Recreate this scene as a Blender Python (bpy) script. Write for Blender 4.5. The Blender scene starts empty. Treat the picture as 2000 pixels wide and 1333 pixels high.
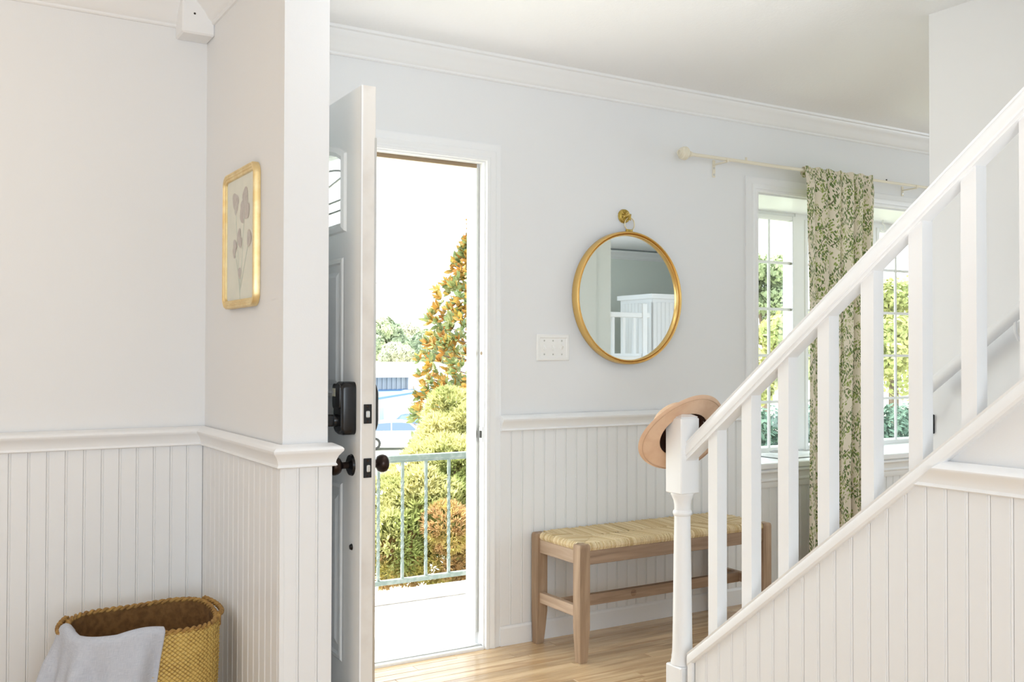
import bpy, math, random
from mathutils import Vector, Matrix, noise
rnd = random.Random(7)
PI = math.pi
scene = bpy.context.scene
COL = scene.collection

# ------------------------------------------------------------------ camera
H = 1.238
cam_d = bpy.data.cameras.new('camera'); cam = bpy.data.objects.new('camera', cam_d); COL.objects.link(cam)
yaw, pitch, roll = math.radians(58.62362381), math.radians(0.78304546), math.radians(0.12854864)
F = Vector((math.cos(yaw)*math.cos(pitch), math.sin(yaw)*math.cos(pitch), math.sin(pitch)))
R0 = Vector((math.sin(yaw), -math.cos(yaw), 0)); U0 = R0.cross(F)
Rr = R0*math.cos(roll)+U0*math.sin(roll); Ur = Rr.cross(F)
cam.matrix_world = Matrix(((Rr.x, Ur.x, -F.x, 0), (Rr.y, Ur.y, -F.y, 0), (Rr.z, Ur.z, -F.z, H), (0, 0, 0, 1)))
cam_d.sensor_width = 36; cam_d.lens = 36*1931.545/2000; cam_d.clip_start = .05; cam_d.clip_end = 600
scene.camera = cam

# ------------------------------------------------------------------ world, sun, area lights, exposure
world = bpy.data.worlds.new('world'); scene.world = world; world.use_nodes = True
wn = world.node_tree.nodes; wl = world.node_tree.links
bg = wn['Background']; bg.inputs['Color'].default_value = (.88, .945, 1, 1); bg.inputs['Strength'].default_value = 2.6
sd = bpy.data.lights.new('sun', 'SUN'); sd.energy = 9.5; sd.angle = math.radians(1.0); sd.color = (1, .965, .91)
sun = bpy.data.objects.new('sun', sd); COL.objects.link(sun)
sdir = Vector((.36, -.37, -.92)).normalized()
sun.rotation_euler = sdir.to_track_quat('-Z', 'Y').to_euler(); sun.location = (0, 8, 12)

def area(name, loc, aim, sx, sy, energy, color=(1, 1, 1)):
    d = bpy.data.lights.new(name, 'AREA'); d.shape = 'RECTANGLE'; d.size = sx; d.size_y = sy
    d.energy = energy; d.color = color
    o = bpy.data.objects.new(name, d); COL.objects.link(o); o.location = loc
    o.rotation_euler = (Vector(aim)-Vector(loc)).to_track_quat('-Z', 'Z').to_euler()
    return o
area('daylight_living_room_side', (-3.3, .2, 1.5), (2, 1.6, 1.2), 3.2, 1.7, 19, (.79, .905, 1))
area('daylight_living_room_back', (-.2, -2.75, 1.5), (1.7, 2.5, 2.3), 2.4, 1.7, 72, (.79, .905, 1))
area('bay_room_fill', (7.9, 1.3, 1.5), (4.4, 1.0, 1.6), 2.2, 1.6, 31, (.79, .905, 1))  # added fill lamp by the end wall, brightens the bay room and its ceiling
area('bay_room_back_fill', (5.2, -2.1, 1.6), (4.7, 1.8, 2.6), 1.8, 1.5, 17, (.79, .905, 1))  # second added fill at the back wall, set outside the mirror's view
def bulb(name, loc, energy, r, color):
    d = bpy.data.lights.new(name, 'POINT'); d.energy = energy; d.shadow_soft_size = r; d.color = color
    o = bpy.data.objects.new(name, d); COL.objects.link(o); o.location = loc
bulb('hall_ceiling_fill', (1.62, 2.15, 2.36), 2.2, .10, (.90, .96, 1))  # added point light without a fixture, unseen, brightens the hall
fd = bpy.data.lights.new('ceiling_fill_spot', 'SPOT'); fd.energy = 92; fd.spot_size = math.radians(55); fd.spot_blend = .95; fd.shadow_soft_size = .25; fd.color = (.92, .965, 1)  # added low spot, unseen, aimed up to brighten the hall ceiling
fo = bpy.data.objects.new('ceiling_fill_spot', fd); COL.objects.link(fo); fo.location = (1.1, .9, .3)
fo.rotation_euler = (Vector((1.7, 2.0, 2.5))-Vector(fo.location)).to_track_quat('-Z', 'Y').to_euler()
bulb('living_room_lamp', (-.55, 2.6, 2.2), 5.5, .10, (1, .78, .52))
scene.view_settings.view_transform = 'Standard'; scene.view_settings.look = 'None'
scene.view_settings.exposure = 0.65; scene.view_settings.gamma = 1.0; scene.view_settings.use_curve_mapping = False
scene.cycles.use_denoising = True
scene.cycles.max_bounces = 12; scene.cycles.diffuse_bounces = 8; scene.cycles.transparent_max_bounces = 16
scene.cycles.caustics_reflective = False; scene.cycles.caustics_refractive = False
scene.cycles.sample_clamp_indirect = 6

# ------------------------------------------------------------------ materials
MATS = {}
def mat(name, color, rough=.5, metal=0, bump=None, var=None, spec=.5, coords='Object', sheen=0, trans=0):
    """bump = (scale, strength); var = (scale, colour2, lo, hi)"""
    if name in MATS: return MATS[name]
    m = bpy.data.materials.new(name); m.use_nodes = True; nt = m.node_tree; n = nt.nodes; l = nt.links
    b = n['Principled BSDF']
    b.inputs['Base Color'].default_value = (*color, 1); b.inputs['Roughness'].default_value = rough
    b.inputs['Metallic'].default_value = metal; b.inputs['Specular IOR Level'].default_value = spec
    tc = n.new('ShaderNodeTexCoord')
    if var:
        nz = n.new('ShaderNodeTexNoise'); nz.inputs['Scale'].default_value = var[0]; nz.inputs['Detail'].default_value = 4
        mp = n.new('ShaderNodeMapRange'); mp.inputs[1].default_value = var[2]; mp.inputs[2].default_value = var[3]
        mx = n.new('ShaderNodeMix'); mx.data_type = 'RGBA'
        mx.inputs[6].default_value = (*color, 1); mx.inputs[7].default_value = (*var[1], 1)
        l.new(tc.outputs[coords], nz.inputs['Vector']); l.new(nz.outputs[0], mp.inputs[0])
        l.new(mp.outputs[0], mx.inputs[0]); l.new(mx.outputs[2], b.inputs['Base Color'])
        if trans:
            pass
    if bump:
        nb = n.new('ShaderNodeTexNoise'); nb.inputs['Scale'].default_value = bump[0]; nb.inputs['Detail'].default_value = 3
        bp = n.new('ShaderNodeBump'); bp.inputs['Strength'].default_value = bump[1]; bp.inputs['Distance'].default_value = .002
        l.new(tc.outputs[coords], nb.inputs['Vector']); l.new(nb.outputs[0], bp.inputs['Height']); l.new(bp.outputs[0], b.inputs['Normal'])
    if trans:
        tr = n.new('ShaderNodeBsdfTranslucent'); ms = n.new('ShaderNodeMixShader'); ms.inputs[0].default_value = trans
        if var: l.new(mx.outputs[2], tr.inputs[0])
        else: tr.inputs[0].default_value = (*color, 1)
        l.new(b.outputs[0], ms.inputs[1]); l.new(tr.outputs[0], ms.inputs[2]); l.new(ms.outputs[0], n['Material Output'].inputs[0])
    MATS[name] = m
    return m

PAINT = mat('wall_paint', (.785, .795, .81), .6, bump=(260, .08))
TRIM = mat('trim_paint', (.845, .855, .87), .32, bump=(40, .03))
BOARD = mat('beadboard_paint', (.805, .815, .83), .4, bump=(60, .03))
CEIL = mat('ceiling_paint', (.875, .885, .905), .8, bump=(90, .5))
SAGE = mat('far_room_paint', (.74, .79, .74), .6)
DOORP = mat('door_paint', (.89, .90, .895), .35, bump=(50, .04))
DOOREDGE = mat('door_edge_paint', (.74, .715, .68), .5, var=(9, (.62, .58, .54), .5, .8))
BLACK = mat('oil_rubbed_bronze', (.010, .010, .011), .24, .3)
BROWNBLK = mat('bronze_knob', (.035, .022, .018), .28, .8)
STEEL = mat('satin_steel', (.62, .62, .60), .3, 1)
GOLD = mat('brushed_gold', (.83, .55, .20), .28, 1, bump=(120, .05))
BRASS = mat('antique_brass', (.50, .36, .09), .38, 1, var=(40, (.75, .56, .2), .45, .6))
WIRE = mat('pale_brass_wire', (.75, .66, .45), .3, 1)
FRAMEG = mat('gilt_frame', (.78, .58, .27), .42, .75, var=(25, (.86, .70, .40), .4, .65))
PAPER = mat('aged_paper', (.90, .825, .73), .8, var=(14, (.84, .78, .69), .4, .7))
PETAL = mat('faded_mauve_ink', (.58, .47, .44), .8, var=(60, (.66, .56, .53), .35, .65))
STEMI = mat('faded_green_ink', (.62, .62, .55), .8)
FELT = mat('tan_felt', (.70, .47, .32), .9, bump=(350, .25), var=(20, (.75, .53, .37), .4, .6))
FELTD = mat('brown_hat_lining', (.13, .055, .035), .7)
IVORY = mat('ivory_enamel', (.80, .75, .62), .4, bump=(90, .1))
PLAST = mat('white_plastic', (.86, .86, .85), .3)
DARK = mat('dark_gap', (.03, .028, .026), .8)
STRIPB = mat('brown_weatherstrip', (.30, .215, .13), .6)
CONC = mat('porch_concrete', (.72, .70, .68), .85, bump=(60, .4), var=(7, (.66, .63, .61), .4, .65))
RAILG = mat('sage_green_iron', (.155, .20, .182), .5, .1, var=(30, (.24, .275, .255), .45, .7))
def island_mat(name, c1, c2, rough):
    m = mat(name, c1, rough, bump=(220, .3)); n = m.node_tree.nodes; l = m.node_tree.links
    g = n.new('ShaderNodeNewGeometry'); mx = n.new('ShaderNodeMix'); mx.data_type = 'RGBA'
    mx.inputs[6].default_value = (*c1, 1); mx.inputs[7].default_value = (*c2, 1)
    l.new(g.outputs['Random Per Island'], mx.inputs[0]); l.new(mx.outputs[2], n['Principled BSDF'].inputs['Base Color']); return m
RUSH = island_mat('natural_rush', (.80, .68, .46), (.58, .43, .22), .65)
RUSHD = mat('rush_core', (.42, .30, .14), .8)
def plait_mat():
    m = mat('seagrass_basket', (.60, .41, .11), .6, bump=(160, .5)); n = m.node_tree.nodes; l = m.node_tree.links
    uv = n.new('ShaderNodeTexCoord'); ck = n.new('ShaderNodeSeparateXYZ'); l.new(uv.outputs['UV'], ck.inputs[0])
    sn = []
    for k in (0, 1):
        f = n.new('ShaderNodeMath'); f.operation = 'MULTIPLY'; f.inputs[1].default_value = 2*PI; l.new(ck.outputs[k], f.inputs[0])
        q = n.new('ShaderNodeMath'); q.operation = 'SINE'; l.new(f.outputs[0], q.inputs[0]); sn.append(q)
    pr = n.new('ShaderNodeMath'); pr.operation = 'MULTIPLY'; l.new(sn[0].outputs[0], pr.inputs[0]); l.new(sn[1].outputs[0], pr.inputs[1])
    ab = n.new('ShaderNodeMath'); ab.operation = 'ABSOLUTE'; l.new(pr.outputs[0], ab.inputs[0])
    nz = n.new('ShaderNodeTexNoise'); nz.inputs['Scale'].default_value = 24; l.new(uv.outputs['Object'], nz.inputs['Vector'])
    ad = n.new('ShaderNodeMath'); ad.operation = 'MULTIPLY_ADD'; ad.inputs[1].default_value = .7; l.new(nz.outputs[0], ad.inputs[0]); l.new(ab.outputs[0], ad.inputs[2])
    cr = n.new('ShaderNodeValToRGB'); e = cr.color_ramp.elements; e[0].position = .28; e[0].color = (.28, .155, .03, 1); e[1].position = .85; e[1].color = (.64, .45, .13, 1)  # dark between strands: shade of the weave gaps put into the colour
    l.new(ad.outputs[0], cr.inputs[0]); l.new(cr.outputs[0], n['Principled BSDF'].inputs['Base Color']); return m
SEA = plait_mat()
SEAD = mat('dark_seagrass_braid', (.40, .23, .06), .7, var=(50, (.22, .11, .03), .4, .66), bump=(160, .5))
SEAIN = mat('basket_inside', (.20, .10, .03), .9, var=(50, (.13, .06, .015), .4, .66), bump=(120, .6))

def wood(name, c1, c2, axis, rough=.5, scale=14, knots=False):
    m = bpy.data.materials.new(name); m.use_nodes = True; nt = m.node_tree; n = nt.nodes; l = nt.links
    b = n['Principled BSDF']; b.inputs['Roughness'].default_value = rough
    tc = n.new('ShaderNodeTexCoord'); mp = n.new('ShaderNodeMapping')
    s = [scale]*3; s[axis] = scale*.09; mp.inputs['Scale'].default_value = s
    oi = n.new('ShaderNodeObjectInfo'); va = n.new('ShaderNodeVectorMath'); va.operation = 'ADD'
    sc = n.new('ShaderNodeVectorMath'); sc.operation = 'SCALE'; sc.inputs[3].default_value = 37
    cb = n.new('ShaderNodeCombineXYZ')
    for i in range(3): l.new(oi.outputs['Random'], cb.inputs[i])
    l.new(cb.outputs[0], sc.inputs[0]); l.new(tc.outputs['Object'], mp.inputs[0])
    l.new(mp.outputs[0], va.inputs[0]); l.new(sc.outputs[0], va.inputs[1])
    nz = n.new('ShaderNodeTexNoise'); nz.inputs['Scale'].default_value = 2.2; nz.inputs['Detail'].default_value = 6; nz.inputs['Distortion'].default_value = .6
    l.new(va.outputs[0], nz.inputs['Vector'])
    cr = n.new('ShaderNodeValToRGB'); cr.color_ramp.elements[0].position = .32; cr.color_ramp.elements[1].position = .68
    cr.color_ramp.elements[0].color = (*c2, 1); cr.color_ramp.elements[1].color = (*c1, 1)
    l.new(nz.outputs[0], cr.inputs[0])
    hs = n.new('ShaderNodeHueSaturation'); mr = n.new('ShaderNodeMapRange'); mr.inputs[3].default_value = .86; mr.inputs[4].default_value = 1.10
    l.new(oi.outputs['Random'], mr.inputs[0]); l.new(mr.outputs[0], hs.inputs['Value']); l.new(cr.outputs[0], hs.inputs['Color'])
    l.new(hs.outputs[0], b.inputs['Base Color'])
    bp = n.new('ShaderNodeBump'); bp.inputs['Strength'].default_value = .15; bp.inputs['Distance'].default_value = .001
    l.new(nz.outputs[0], bp.inputs['Height']); l.new(bp.outputs[0], b.inputs['Normal'])
    MATS[name] = m; return m
OAK = wood('oak_floor', (.78, .575, .35), (.46, .295, .155), 0, .22, 11)
PINE_Z = wood('weathered_pine_upright', (.44, .31, .205), (.28, .18, .11), 2, .6, 20)
PINE_X = wood('weathered_pine_long', (.38, .26, .175), (.24, .155, .10), 0, .6, 20)
PINE_Y = wood('weathered_pine_short', (.50, .37, .27), (.36, .25, .17), 1, .6, 20)  # side pieces paler, front ones darker: fall of light put into the colour

def glass(name, tint=(.95, .99, .98), refl=.08):
    m = bpy.data.materials.new(name); m.use_nodes = True; nt = m.node_tree; n = nt.nodes; l = nt.links
    n.remove(n['Principled BSDF']); tr = n.new('ShaderNodeBsdfTransparent'); tr.inputs[0].default_value = (*tint, 1)
    gl = n.new('ShaderNodeBsdfGlossy'); gl.inputs['Roughness'].default_value = .02
    ms = n.new('ShaderNodeMixShader'); fr = n.new('ShaderNodeLayerWeight'); pw = n.new('ShaderNodeMath'); pw.operation = 'POWER'; pw.inputs[1].default_value = 5
    ma = n.new('ShaderNodeMath'); ma.operation = 'MULTIPLY_ADD'; ma.inputs[1].default_value = .6; ma.inputs[2].default_value = .035
    l.new(fr.outputs['Facing'], pw.inputs[0]); l.new(pw.outputs[0], ma.inputs[0]); l.new(ma.outputs[0], ms.inputs[0]); l.new(tr.outputs[0], ms.inputs[1]); l.new(gl.outputs[0], ms.inputs[2])
    l.new(ms.outputs[0], n['Material Output'].inputs[0]); MATS[name] = m; return m
GLASS = glass('clear_glass'); GLASSL = glass('frosted_lite_glass', (.97, 1, 1))
_n = GLASSL.node_tree.nodes; _l = GLASSL.node_tree.links
_t = _n.new('ShaderNodeBsdfTranslucent'); _t.inputs[0].default_value = (.92, .97, .97, 1); _m = _n.new('ShaderNodeMixShader'); _m.inputs[0].default_value = .4
_src = _n['Material Output'].inputs[0].links[0].from_socket
_l.new(_src, _m.inputs[1]); _l.new(_t.outputs[0], _m.inputs[2]); _l.new(_m.outputs[0], _n['Material Output'].inputs[0])
def mirror_mat():
    m = bpy.data.materials.new('silvered_mirror'); m.use_nodes = True; b = m.node_tree.nodes['Principled BSDF']
    b.inputs['Base Color'].default_value = (.92, .96, .95, 1); b.inputs['Metallic'].default_value = 1; b.inputs['Roughness'].default_value = .01
    return m
MIRR = mirror_mat()

def cloth(name, c1, c2, s=900, rough=.95):
    m = bpy.data.materials.new(name); m.use_nodes = True; nt = m.node_tree; n = nt.nodes; l = nt.links
    b = n['Principled BSDF']; b.inputs['Roughness'].default_value = rough; b.inputs['Specular IOR Level'].default_value = .1
    tc = n.new('ShaderNodeTexCoord'); outs = []
    for sc in ((s*.05, s, 1), (s, s*.05, 1)):
        mp = n.new('ShaderNodeMapping'); mp.inputs['Scale'].default_value = sc; l.new(tc.outputs['UV'], mp.inputs[0])
        z = n.new('ShaderNodeTexNoise'); z.inputs['Scale'].default_value = 1; z.inputs['Detail'].default_value = 2
        l.new(mp.outputs[0], z.inputs['Vector']); outs.append(z)
    ad = n.new('ShaderNodeMath'); ad.operation = 'ADD'; l.new(outs[0].outputs[0], ad.inputs[0]); l.new(outs[1].outputs[0], ad.inputs[1])
    mr = n.new('ShaderNodeMapRange'); mr.inputs[1].default_value = .75; mr.inputs[2].default_value = 1.25; l.new(ad.outputs[0], mr.inputs[0])
    mx = n.new('ShaderNodeMix'); mx.data_type = 'RGBA'; mx.inputs[6].default_value = (*c1, 1); mx.inputs[7].default_value = (*c2, 1)
    l.new(mr.outputs[0], mx.inputs[0]); l.new(mx.outputs[2], b.inputs['Base Color'])
    bp = n.new('ShaderNodeBump'); bp.inputs['Strength'].default_value = .25; bp.inputs['Distance'].default_value = .001
    l.new(ad.outputs[0], bp.inputs['Height']); l.new(bp.outputs[0], b.inputs['Normal'])
    return m
LINEN = cloth('grey_blue_linen', (.43, .46, .53), (.56, .58, .64), 420)
LACEM = mat('white_lace', (.82, .83, .86), .9)

def curtain_mat():
    m = bpy.data.materials.new('fern_print_curtain'); m.use_nodes = True; nt = m.node_tree; n = nt.nodes; l = nt.links
    b = n['Principled BSDF']; b.inputs['Roughness'].default_value = .95; b.inputs['Specular IOR Level'].default_value = .05
    tc = n.new('ShaderNodeTexCoord')
    # gentle warp of the cloth coordinates (metres of cloth)
    wz = n.new('ShaderNodeTexNoise'); wz.inputs['Scale'].default_value = 9; l.new(tc.outputs['UV'], wz.inputs['Vector'])
    sb = n.new('ShaderNodeVectorMath'); sb.operation = 'SUBTRACT'; l.new(wz.outputs[1], sb.inputs[0]); sb.inputs[1].default_value = (.5, .5, .5)
    sc = n.new('ShaderNodeVectorMath'); sc.operation = 'SCALE'; sc.inputs[3].default_value = .05; l.new(sb.outputs[0], sc.inputs[0])
    wv = n.new('ShaderNodeVectorMath'); wv.operation = 'ADD'; l.new(tc.outputs['UV'], wv.inputs[0]); l.new(sc.outputs[0], wv.inputs[1])
    def leaves(rot, sx, sy, thr):
        mp = n.new('ShaderNodeMapping'); mp.vector_type = 'POINT'
        mp.inputs['Rotation'].default_value = (0, 0, rot); l.new(wv.outputs[0], mp.inputs[0])
        m2 = n.new('ShaderNodeMapping'); m2.inputs['Scale'].default_value = (sx, sy, 1); l.new(mp.outputs[0], m2.inputs[0])
        v = n.new('ShaderNodeTexVoronoi'); v.voronoi_dimensions = '2D'; v.inputs['Scale'].default_value = 1; v.inputs['Randomness'].default_value = .75
        l.new(m2.outputs[0], v.inputs['Vector'])
        lt = n.new('ShaderNodeMath'); lt.operation = 'LESS_THAN'; lt.inputs[1].default_value = thr; l.new(v.outputs['Distance'], lt.inputs[0])
        return lt
    def mask(scale, lo, off):
        mp = n.new('ShaderNodeMapping'); mp.inputs['Location'].default_value = (off, off*.7, 0); l.new(tc.outputs['UV'], mp.inputs[0])
        z = n.new('ShaderNodeTexNoise'); z.inputs['Scale'].default_value = scale; z.inputs['Detail'].default_value = 1; l.new(mp.outputs[0], z.inputs['Vector'])
        g = n.new('ShaderNodeMath'); g.operation = 'GREATER_THAN'; g.inputs[1].default_value = lo; l.new(z.outputs[0], g.inputs[0]); return g
    def mul(a, c):
        q = n.new('ShaderNodeMath'); q.operation = 'MULTIPLY'; l.new(a.outputs[0], q.inputs[0]); l.new(c.outputs[0], q.inputs[1]); return q
    def stems(rot, freq, thr, dist):
        mp = n.new('ShaderNodeMapping'); mp.inputs['Rotation'].default_value = (0, 0, rot); l.new(wv.outputs[0], mp.inputs[0])
        w = n.new('ShaderNodeTexWave'); w.inputs['Scale'].default_value = freq; w.inputs['Distortion'].default_value = dist; w.inputs['Detail'].default_value = 1; w.inputs['Detail Scale'].default_value = 1.2
        l.new(mp.outputs[0], w.inputs['Vector'])
        g = n.new('ShaderNodeMath'); g.operation = 'GREATER_THAN'; g.inputs[1].default_value = thr; l.new(w.outputs[1], g.inputs[0]); return g
    M1, M2, M3 = mask(11, .49, 0), mask(11, .52, 4.1), mask(11, .53, 9.3)
    base = (.76, .69, .575)
    cur = None
    def lay(prev, fac, col):
        mx = n.new('ShaderNodeMix'); mx.data_type = 'RGBA'
        if prev is None: mx.inputs[6].default_value = (*base, 1)
        else: l.new(prev.outputs[2], mx.inputs[6])
        mx.inputs[7].default_value = (*col, 1); l.new(fac.outputs[0], mx.inputs[0]); return mx
    cur = lay(cur, mul(leaves(.7, 34, 72, .33), M3), (.50, .50, .28))
    cur = lay(cur, mul(leaves(-.5, 30, 62, .34), M2), (.30, .36, .12))
    cur = lay(cur, mul(stems(.9, 5, .985, 5), M1), (.20, .19, .12))
    cur = lay(cur, mul(leaves(.9, 32, 68, .32), M1), (.13, .19, .07))
    l.new(cur.outputs[2], b.inputs['Base Color'])
    tr = n.new('ShaderNodeBsdfTranslucent'); l.new(cur.outputs[2], tr.inputs[0])
    ms = n.new('ShaderNodeMixShader'); ms.inputs[0].default_value = .1
    l.new(b.outputs[0], ms.inputs[1]); l.new(tr.outputs[0], ms.inputs[2]); l.new(ms.outputs[0], n['Material Output'].inputs[0])
    return m
CURT = curtain_mat()

# ------------------------------------------------------------------ mesh helpers
class MB:
    def __init__(s): s.v = []; s.f = []; s.uv = None; s.mi = []; s.cur = 0
    def add(s, vs, fs):
        o = len(s.v); s.v += [tuple(p) for p in vs]
        for f in fs: s.f.append(tuple(i+o for i in f)); s.mi.append(s.cur)
        return s
    def box(s, x0, x1, y0, y1, z0, z1, b=0):
        if b:   # chamfered box
            vs = []; fs = []
            for (ax) in range(3): pass
            X = (x0, x1); Y = (y0, y1); Z = (z0, z1)
            idx = {}
            for i in (0, 1):
                for j in (0, 1):
                    for k in (0, 1):
                        sx, sy, sz = (1-2*i)*b, (1-2*j)*b, (1-2*k)*b
                        for a, p in enumerate(((X[i], Y[j]+sy, Z[k]+sz), (X[i]+sx, Y[j], Z[k]+sz), (X[i]+sx, Y[j]+sy, Z[k]))):
                            idx[i, j, k, a] = len(vs); vs.append(p)
            c = Vector(((x0+x1)/2, (y0+y1)/2, (z0+z1)/2))
            def face(l):
                P = [Vector(vs[q]) for q in l]; nn = (P[1]-P[0]).cross(P[2]-P[0])
                m = sum(P, Vector())/len(P)
                fs.append(tuple(l) if nn.dot(m-c) > 0 else tuple(reversed(l)))
            for a in range(3):
                o1, o2 = [q for q in range(3) if q != a]
                for e in (0, 1):
                    l = []
                    for u, w in ((0, 0), (1, 0), (1, 1), (0, 1)):
                        t = [0, 0, 0]; t[a] = e; t[o1] = u; t[o2] = w; l.append(idx[t[0], t[1], t[2], a])
                    face(l)
                for u in (0, 1):
                    for w in (0, 1):
                        t0 = [0, 0, 0]; t0[o1] = u; t0[o2] = w; t1 = list(t0); t1[a] = 1
                        face([idx[(*t0, o1)], idx[(*t1, o1)], idx[(*t1, o2)], idx[(*t0, o2)]])
            for i in (0, 1):
                for j in (0, 1):
                    for k in (0, 1): face([idx[i, j, k, 0], idx[i, j, k, 1], idx[i, j, k, 2]])
            return s.add(vs, fs)
        vs = [(x0, y0, z0), (x1, y0, z0), (x1, y1, z0), (x0, y1, z0), (x0, y0, z1), (x1, y0, z1), (x1, y1, z1), (x0, y1, z1)]
        return s.add(vs, [(0, 3, 2, 1), (4, 5, 6, 7), (0, 1, 5, 4), (1, 2, 6, 5), (2, 3, 7, 6), (3, 0, 4, 7)])
    def sweep(s, prof, path_frames, caps=True, closed=True):
        """prof: list of 2-D points; path_frames: list of (origin, axis_u, axis_v)"""
        k = len(prof); vs = []
        for o, u, v in path_frames:
            for a, b in prof: vs.append(Vector(o)+Vector(u)*a+Vector(v)*b)
        fs = []; kk = k if closed else k-1
        for i in range(len(path_frames)-1):
            for j in range(kk):
                a = i*k+j; b = i*k+(j+1) % k; fs.append((a, b, b+k, a+k))
        if caps and closed:
            fs.append(tuple(reversed(range(k)))); o = (len(path_frames)-1)*k; fs.append(tuple(range(o, o+k)))
        return s.add(vs, fs)
    def tube(s, pts, r, n=8, closed=False, caps=True):
        pts = [Vector(p) for p in pts]; N = len(pts); fr = []
        t = (pts[1]-pts[0]).normalized(); up = Vector((0, 0, 1)) if abs(t.z) < .9 else Vector((1, 0, 0))
        u = t.cross(up).normalized()
        for i, p in enumerate(pts):
            a = pts[i-1] if (i or closed) else pts[i]; b = pts[(i+1) % N] if (i < N-1 or closed) else pts[i]
            t = (b-a).normalized(); u = (u-t*u.dot(t)).normalized(); v = t.cross(u)
            rr = r[i] if isinstance(r, (list, tuple)) else r
            fr.append((p, u*rr, v*rr))
        prof = [(math.cos(2*PI*j/n), math.sin(2*PI*j/n)) for j in range(n)]
        if closed: fr.append(fr[0])
        return s.sweep(prof, fr, caps and not closed)
    def lathe(s, prof, c=(0, 0, 0), n=24, axis='z', a0=0, a1=2*PI):
        """prof: (r, h) pairs along the axis"""
        vs = []; k = len(prof); full = abs(a1-a0-2*PI) < 1e-6; N = n if full else n+1
        for i in range(N):
            a = a0+(a1-a0)*i/n
            for r, h in prof:
                p = (r*math.cos(a), r*math.sin(a), h)
                if axis == 'y': p = (p[0], p[2], p[1])
                if axis == 'x': p = (p[2], p[0], p[1])
                vs.append((p[0]+c[0], p[1]+c[1], p[2]+c[2]))
        fs = []
        for i in range(n):
            for j in range(k-1):
                a = i*k+j; b = ((i+1) % N)*k+j
                fs.append((a, b, b+1, a+1) if axis != 'y' else (a, a+1, b+1, b))
        return s.add(vs, fs)
    def grid(s, fn, nu, nv, uvfn=None):
        vs = []; fs = []
        for j in range(nv+1):
            for i in range(nu+1): vs.append(fn(i/nu, j/nv))
        w = nu+1
        for j in range(nv):
            for i in range(nu): fs.append((j*w+i, j*w+i+1, (j+1)*w+i+1, (j+1)*w+i))
        s.add(vs, fs)
        if uvfn:
            s.uv = [uvfn(i/nu, j/nv) for j in range(nv+1) for i in range(nu+1)]
        return s

def link(o, name, parent=None, label=None, cat=None, group=None, kind=None):
    COL.objects.link(o)
    if parent is not None: o.parent = parent
    if label: o['label'] = label
    if cat: o['category'] = cat
    if group: o['group'] = group
    if kind: o['kind'] = kind
    return o
ORG = {}
def empty(name, loc, label, cat, group=None, kind=None, rz=0):
    o = bpy.data.objects.new(name, None); o.location = loc; o.rotation_euler = (0, 0, rz); o.empty_display_size = .05
    ORG[o.name] = Vector(loc); return link(o, name, None, label, cat, group, kind)
def mesh(name, mb, m, smooth=False):
    me = bpy.data.meshes.new(name); me.from_pydata([tuple(p) for p in mb.v], [], mb.f)
    for q in (m if isinstance(m, (list, tuple)) else [m]): me.materials.append(q)
    if any(mb.mi): me.polygons.foreach_set('material_index', mb.mi)
    if mb.uv:
        ul = me.uv_layers.new(name='UVMap')
        for lp in me.loops: ul.data[lp.index].uv = mb.uv[lp.vertex_index]
    if smooth:
        me.polygons.foreach_set('use_smooth', [True]*len(me.polygons))
        if smooth != True: me.set_sharp_from_angle(angle=math.radians(smooth))
    me.update(); return me
def obj(name, mb, m, parent=None, label=None, cat=None, group=None, kind=None, smooth=False, local=False, loc=None):
    """vertices are given in world metres; a child is shifted into its parent's frame unless local"""
    off = Vector((0, 0, 0)) if parent is None or local else ORG.get(parent.name, Vector((0, 0, 0)))
    if off.length: mb.v = [tuple(Vector(p)-off) for p in mb.v]
    o = bpy.data.objects.new(name, mesh(name, mb, m, smooth))
    ORG[o.name] = off
    if loc: o.location = loc
    return link(o, name, parent, label, cat, group, kind)
def copy(o, parent=None, loc=None):
    c = o.copy(); COL.objects.link(c)
    if parent is not None: c.parent = parent
    if loc is not None: c.location = loc
    return c
def S(name, mb, m, label, cat, parent=None, smooth=False):
    return obj(name, mb, m, parent, label, cat, None, 'structure' if parent is None else None, smooth)

# ------------------------------------------------------------------ key dimensions
YW, YO = 3.6265, 3.735          # inner and outer face of the front wall
ZC = 2.495                     # ceiling
XP0, XP1, YP = .914, 1.050, 2.757   # partition between living room and hall
DX0, DX1, DZ = 1.152, 2.072, 2.050  # door opening
WX0, WX1, WZ0, WZ1 = 3.663, 5.62, .69, 2.058   # bay opening
XS = 2.17                      # face of the stair side wall
RB, RT = .9114, .979           # chair rail

# ------------------------------------------------------------------ shell
fl = S('floor', MB().box(-3.6, 8.2, -3.1, YW+.02, -.12, -.012), OAK, 'warm oak strip floor of the hall and rooms', 'floor')
# separate strips where the photograph shows them
y = YW; k = 0
while y > 1.55:
    x = .9 - rnd.random()*.8
    while x < 4.3:
        L = rnd.uniform(.55, 1.35)
        obj('plank', MB().box(x+.0006, x+L-.0006, y-.0566, y-.0006, -.012, rnd.uniform(-.0004, .0003), .0012), OAK, fl)
        x += L
    y -= .0572
fl2 = MB().box(-3.6, 8.2, -3.1, y, -.012, 0).box(-3.6, .1, y, YW, -.012, 0).box(4.2, 8.2, y, YW, -.012, -.0005)
obj('floor_field', fl2, OAK, fl)

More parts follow.
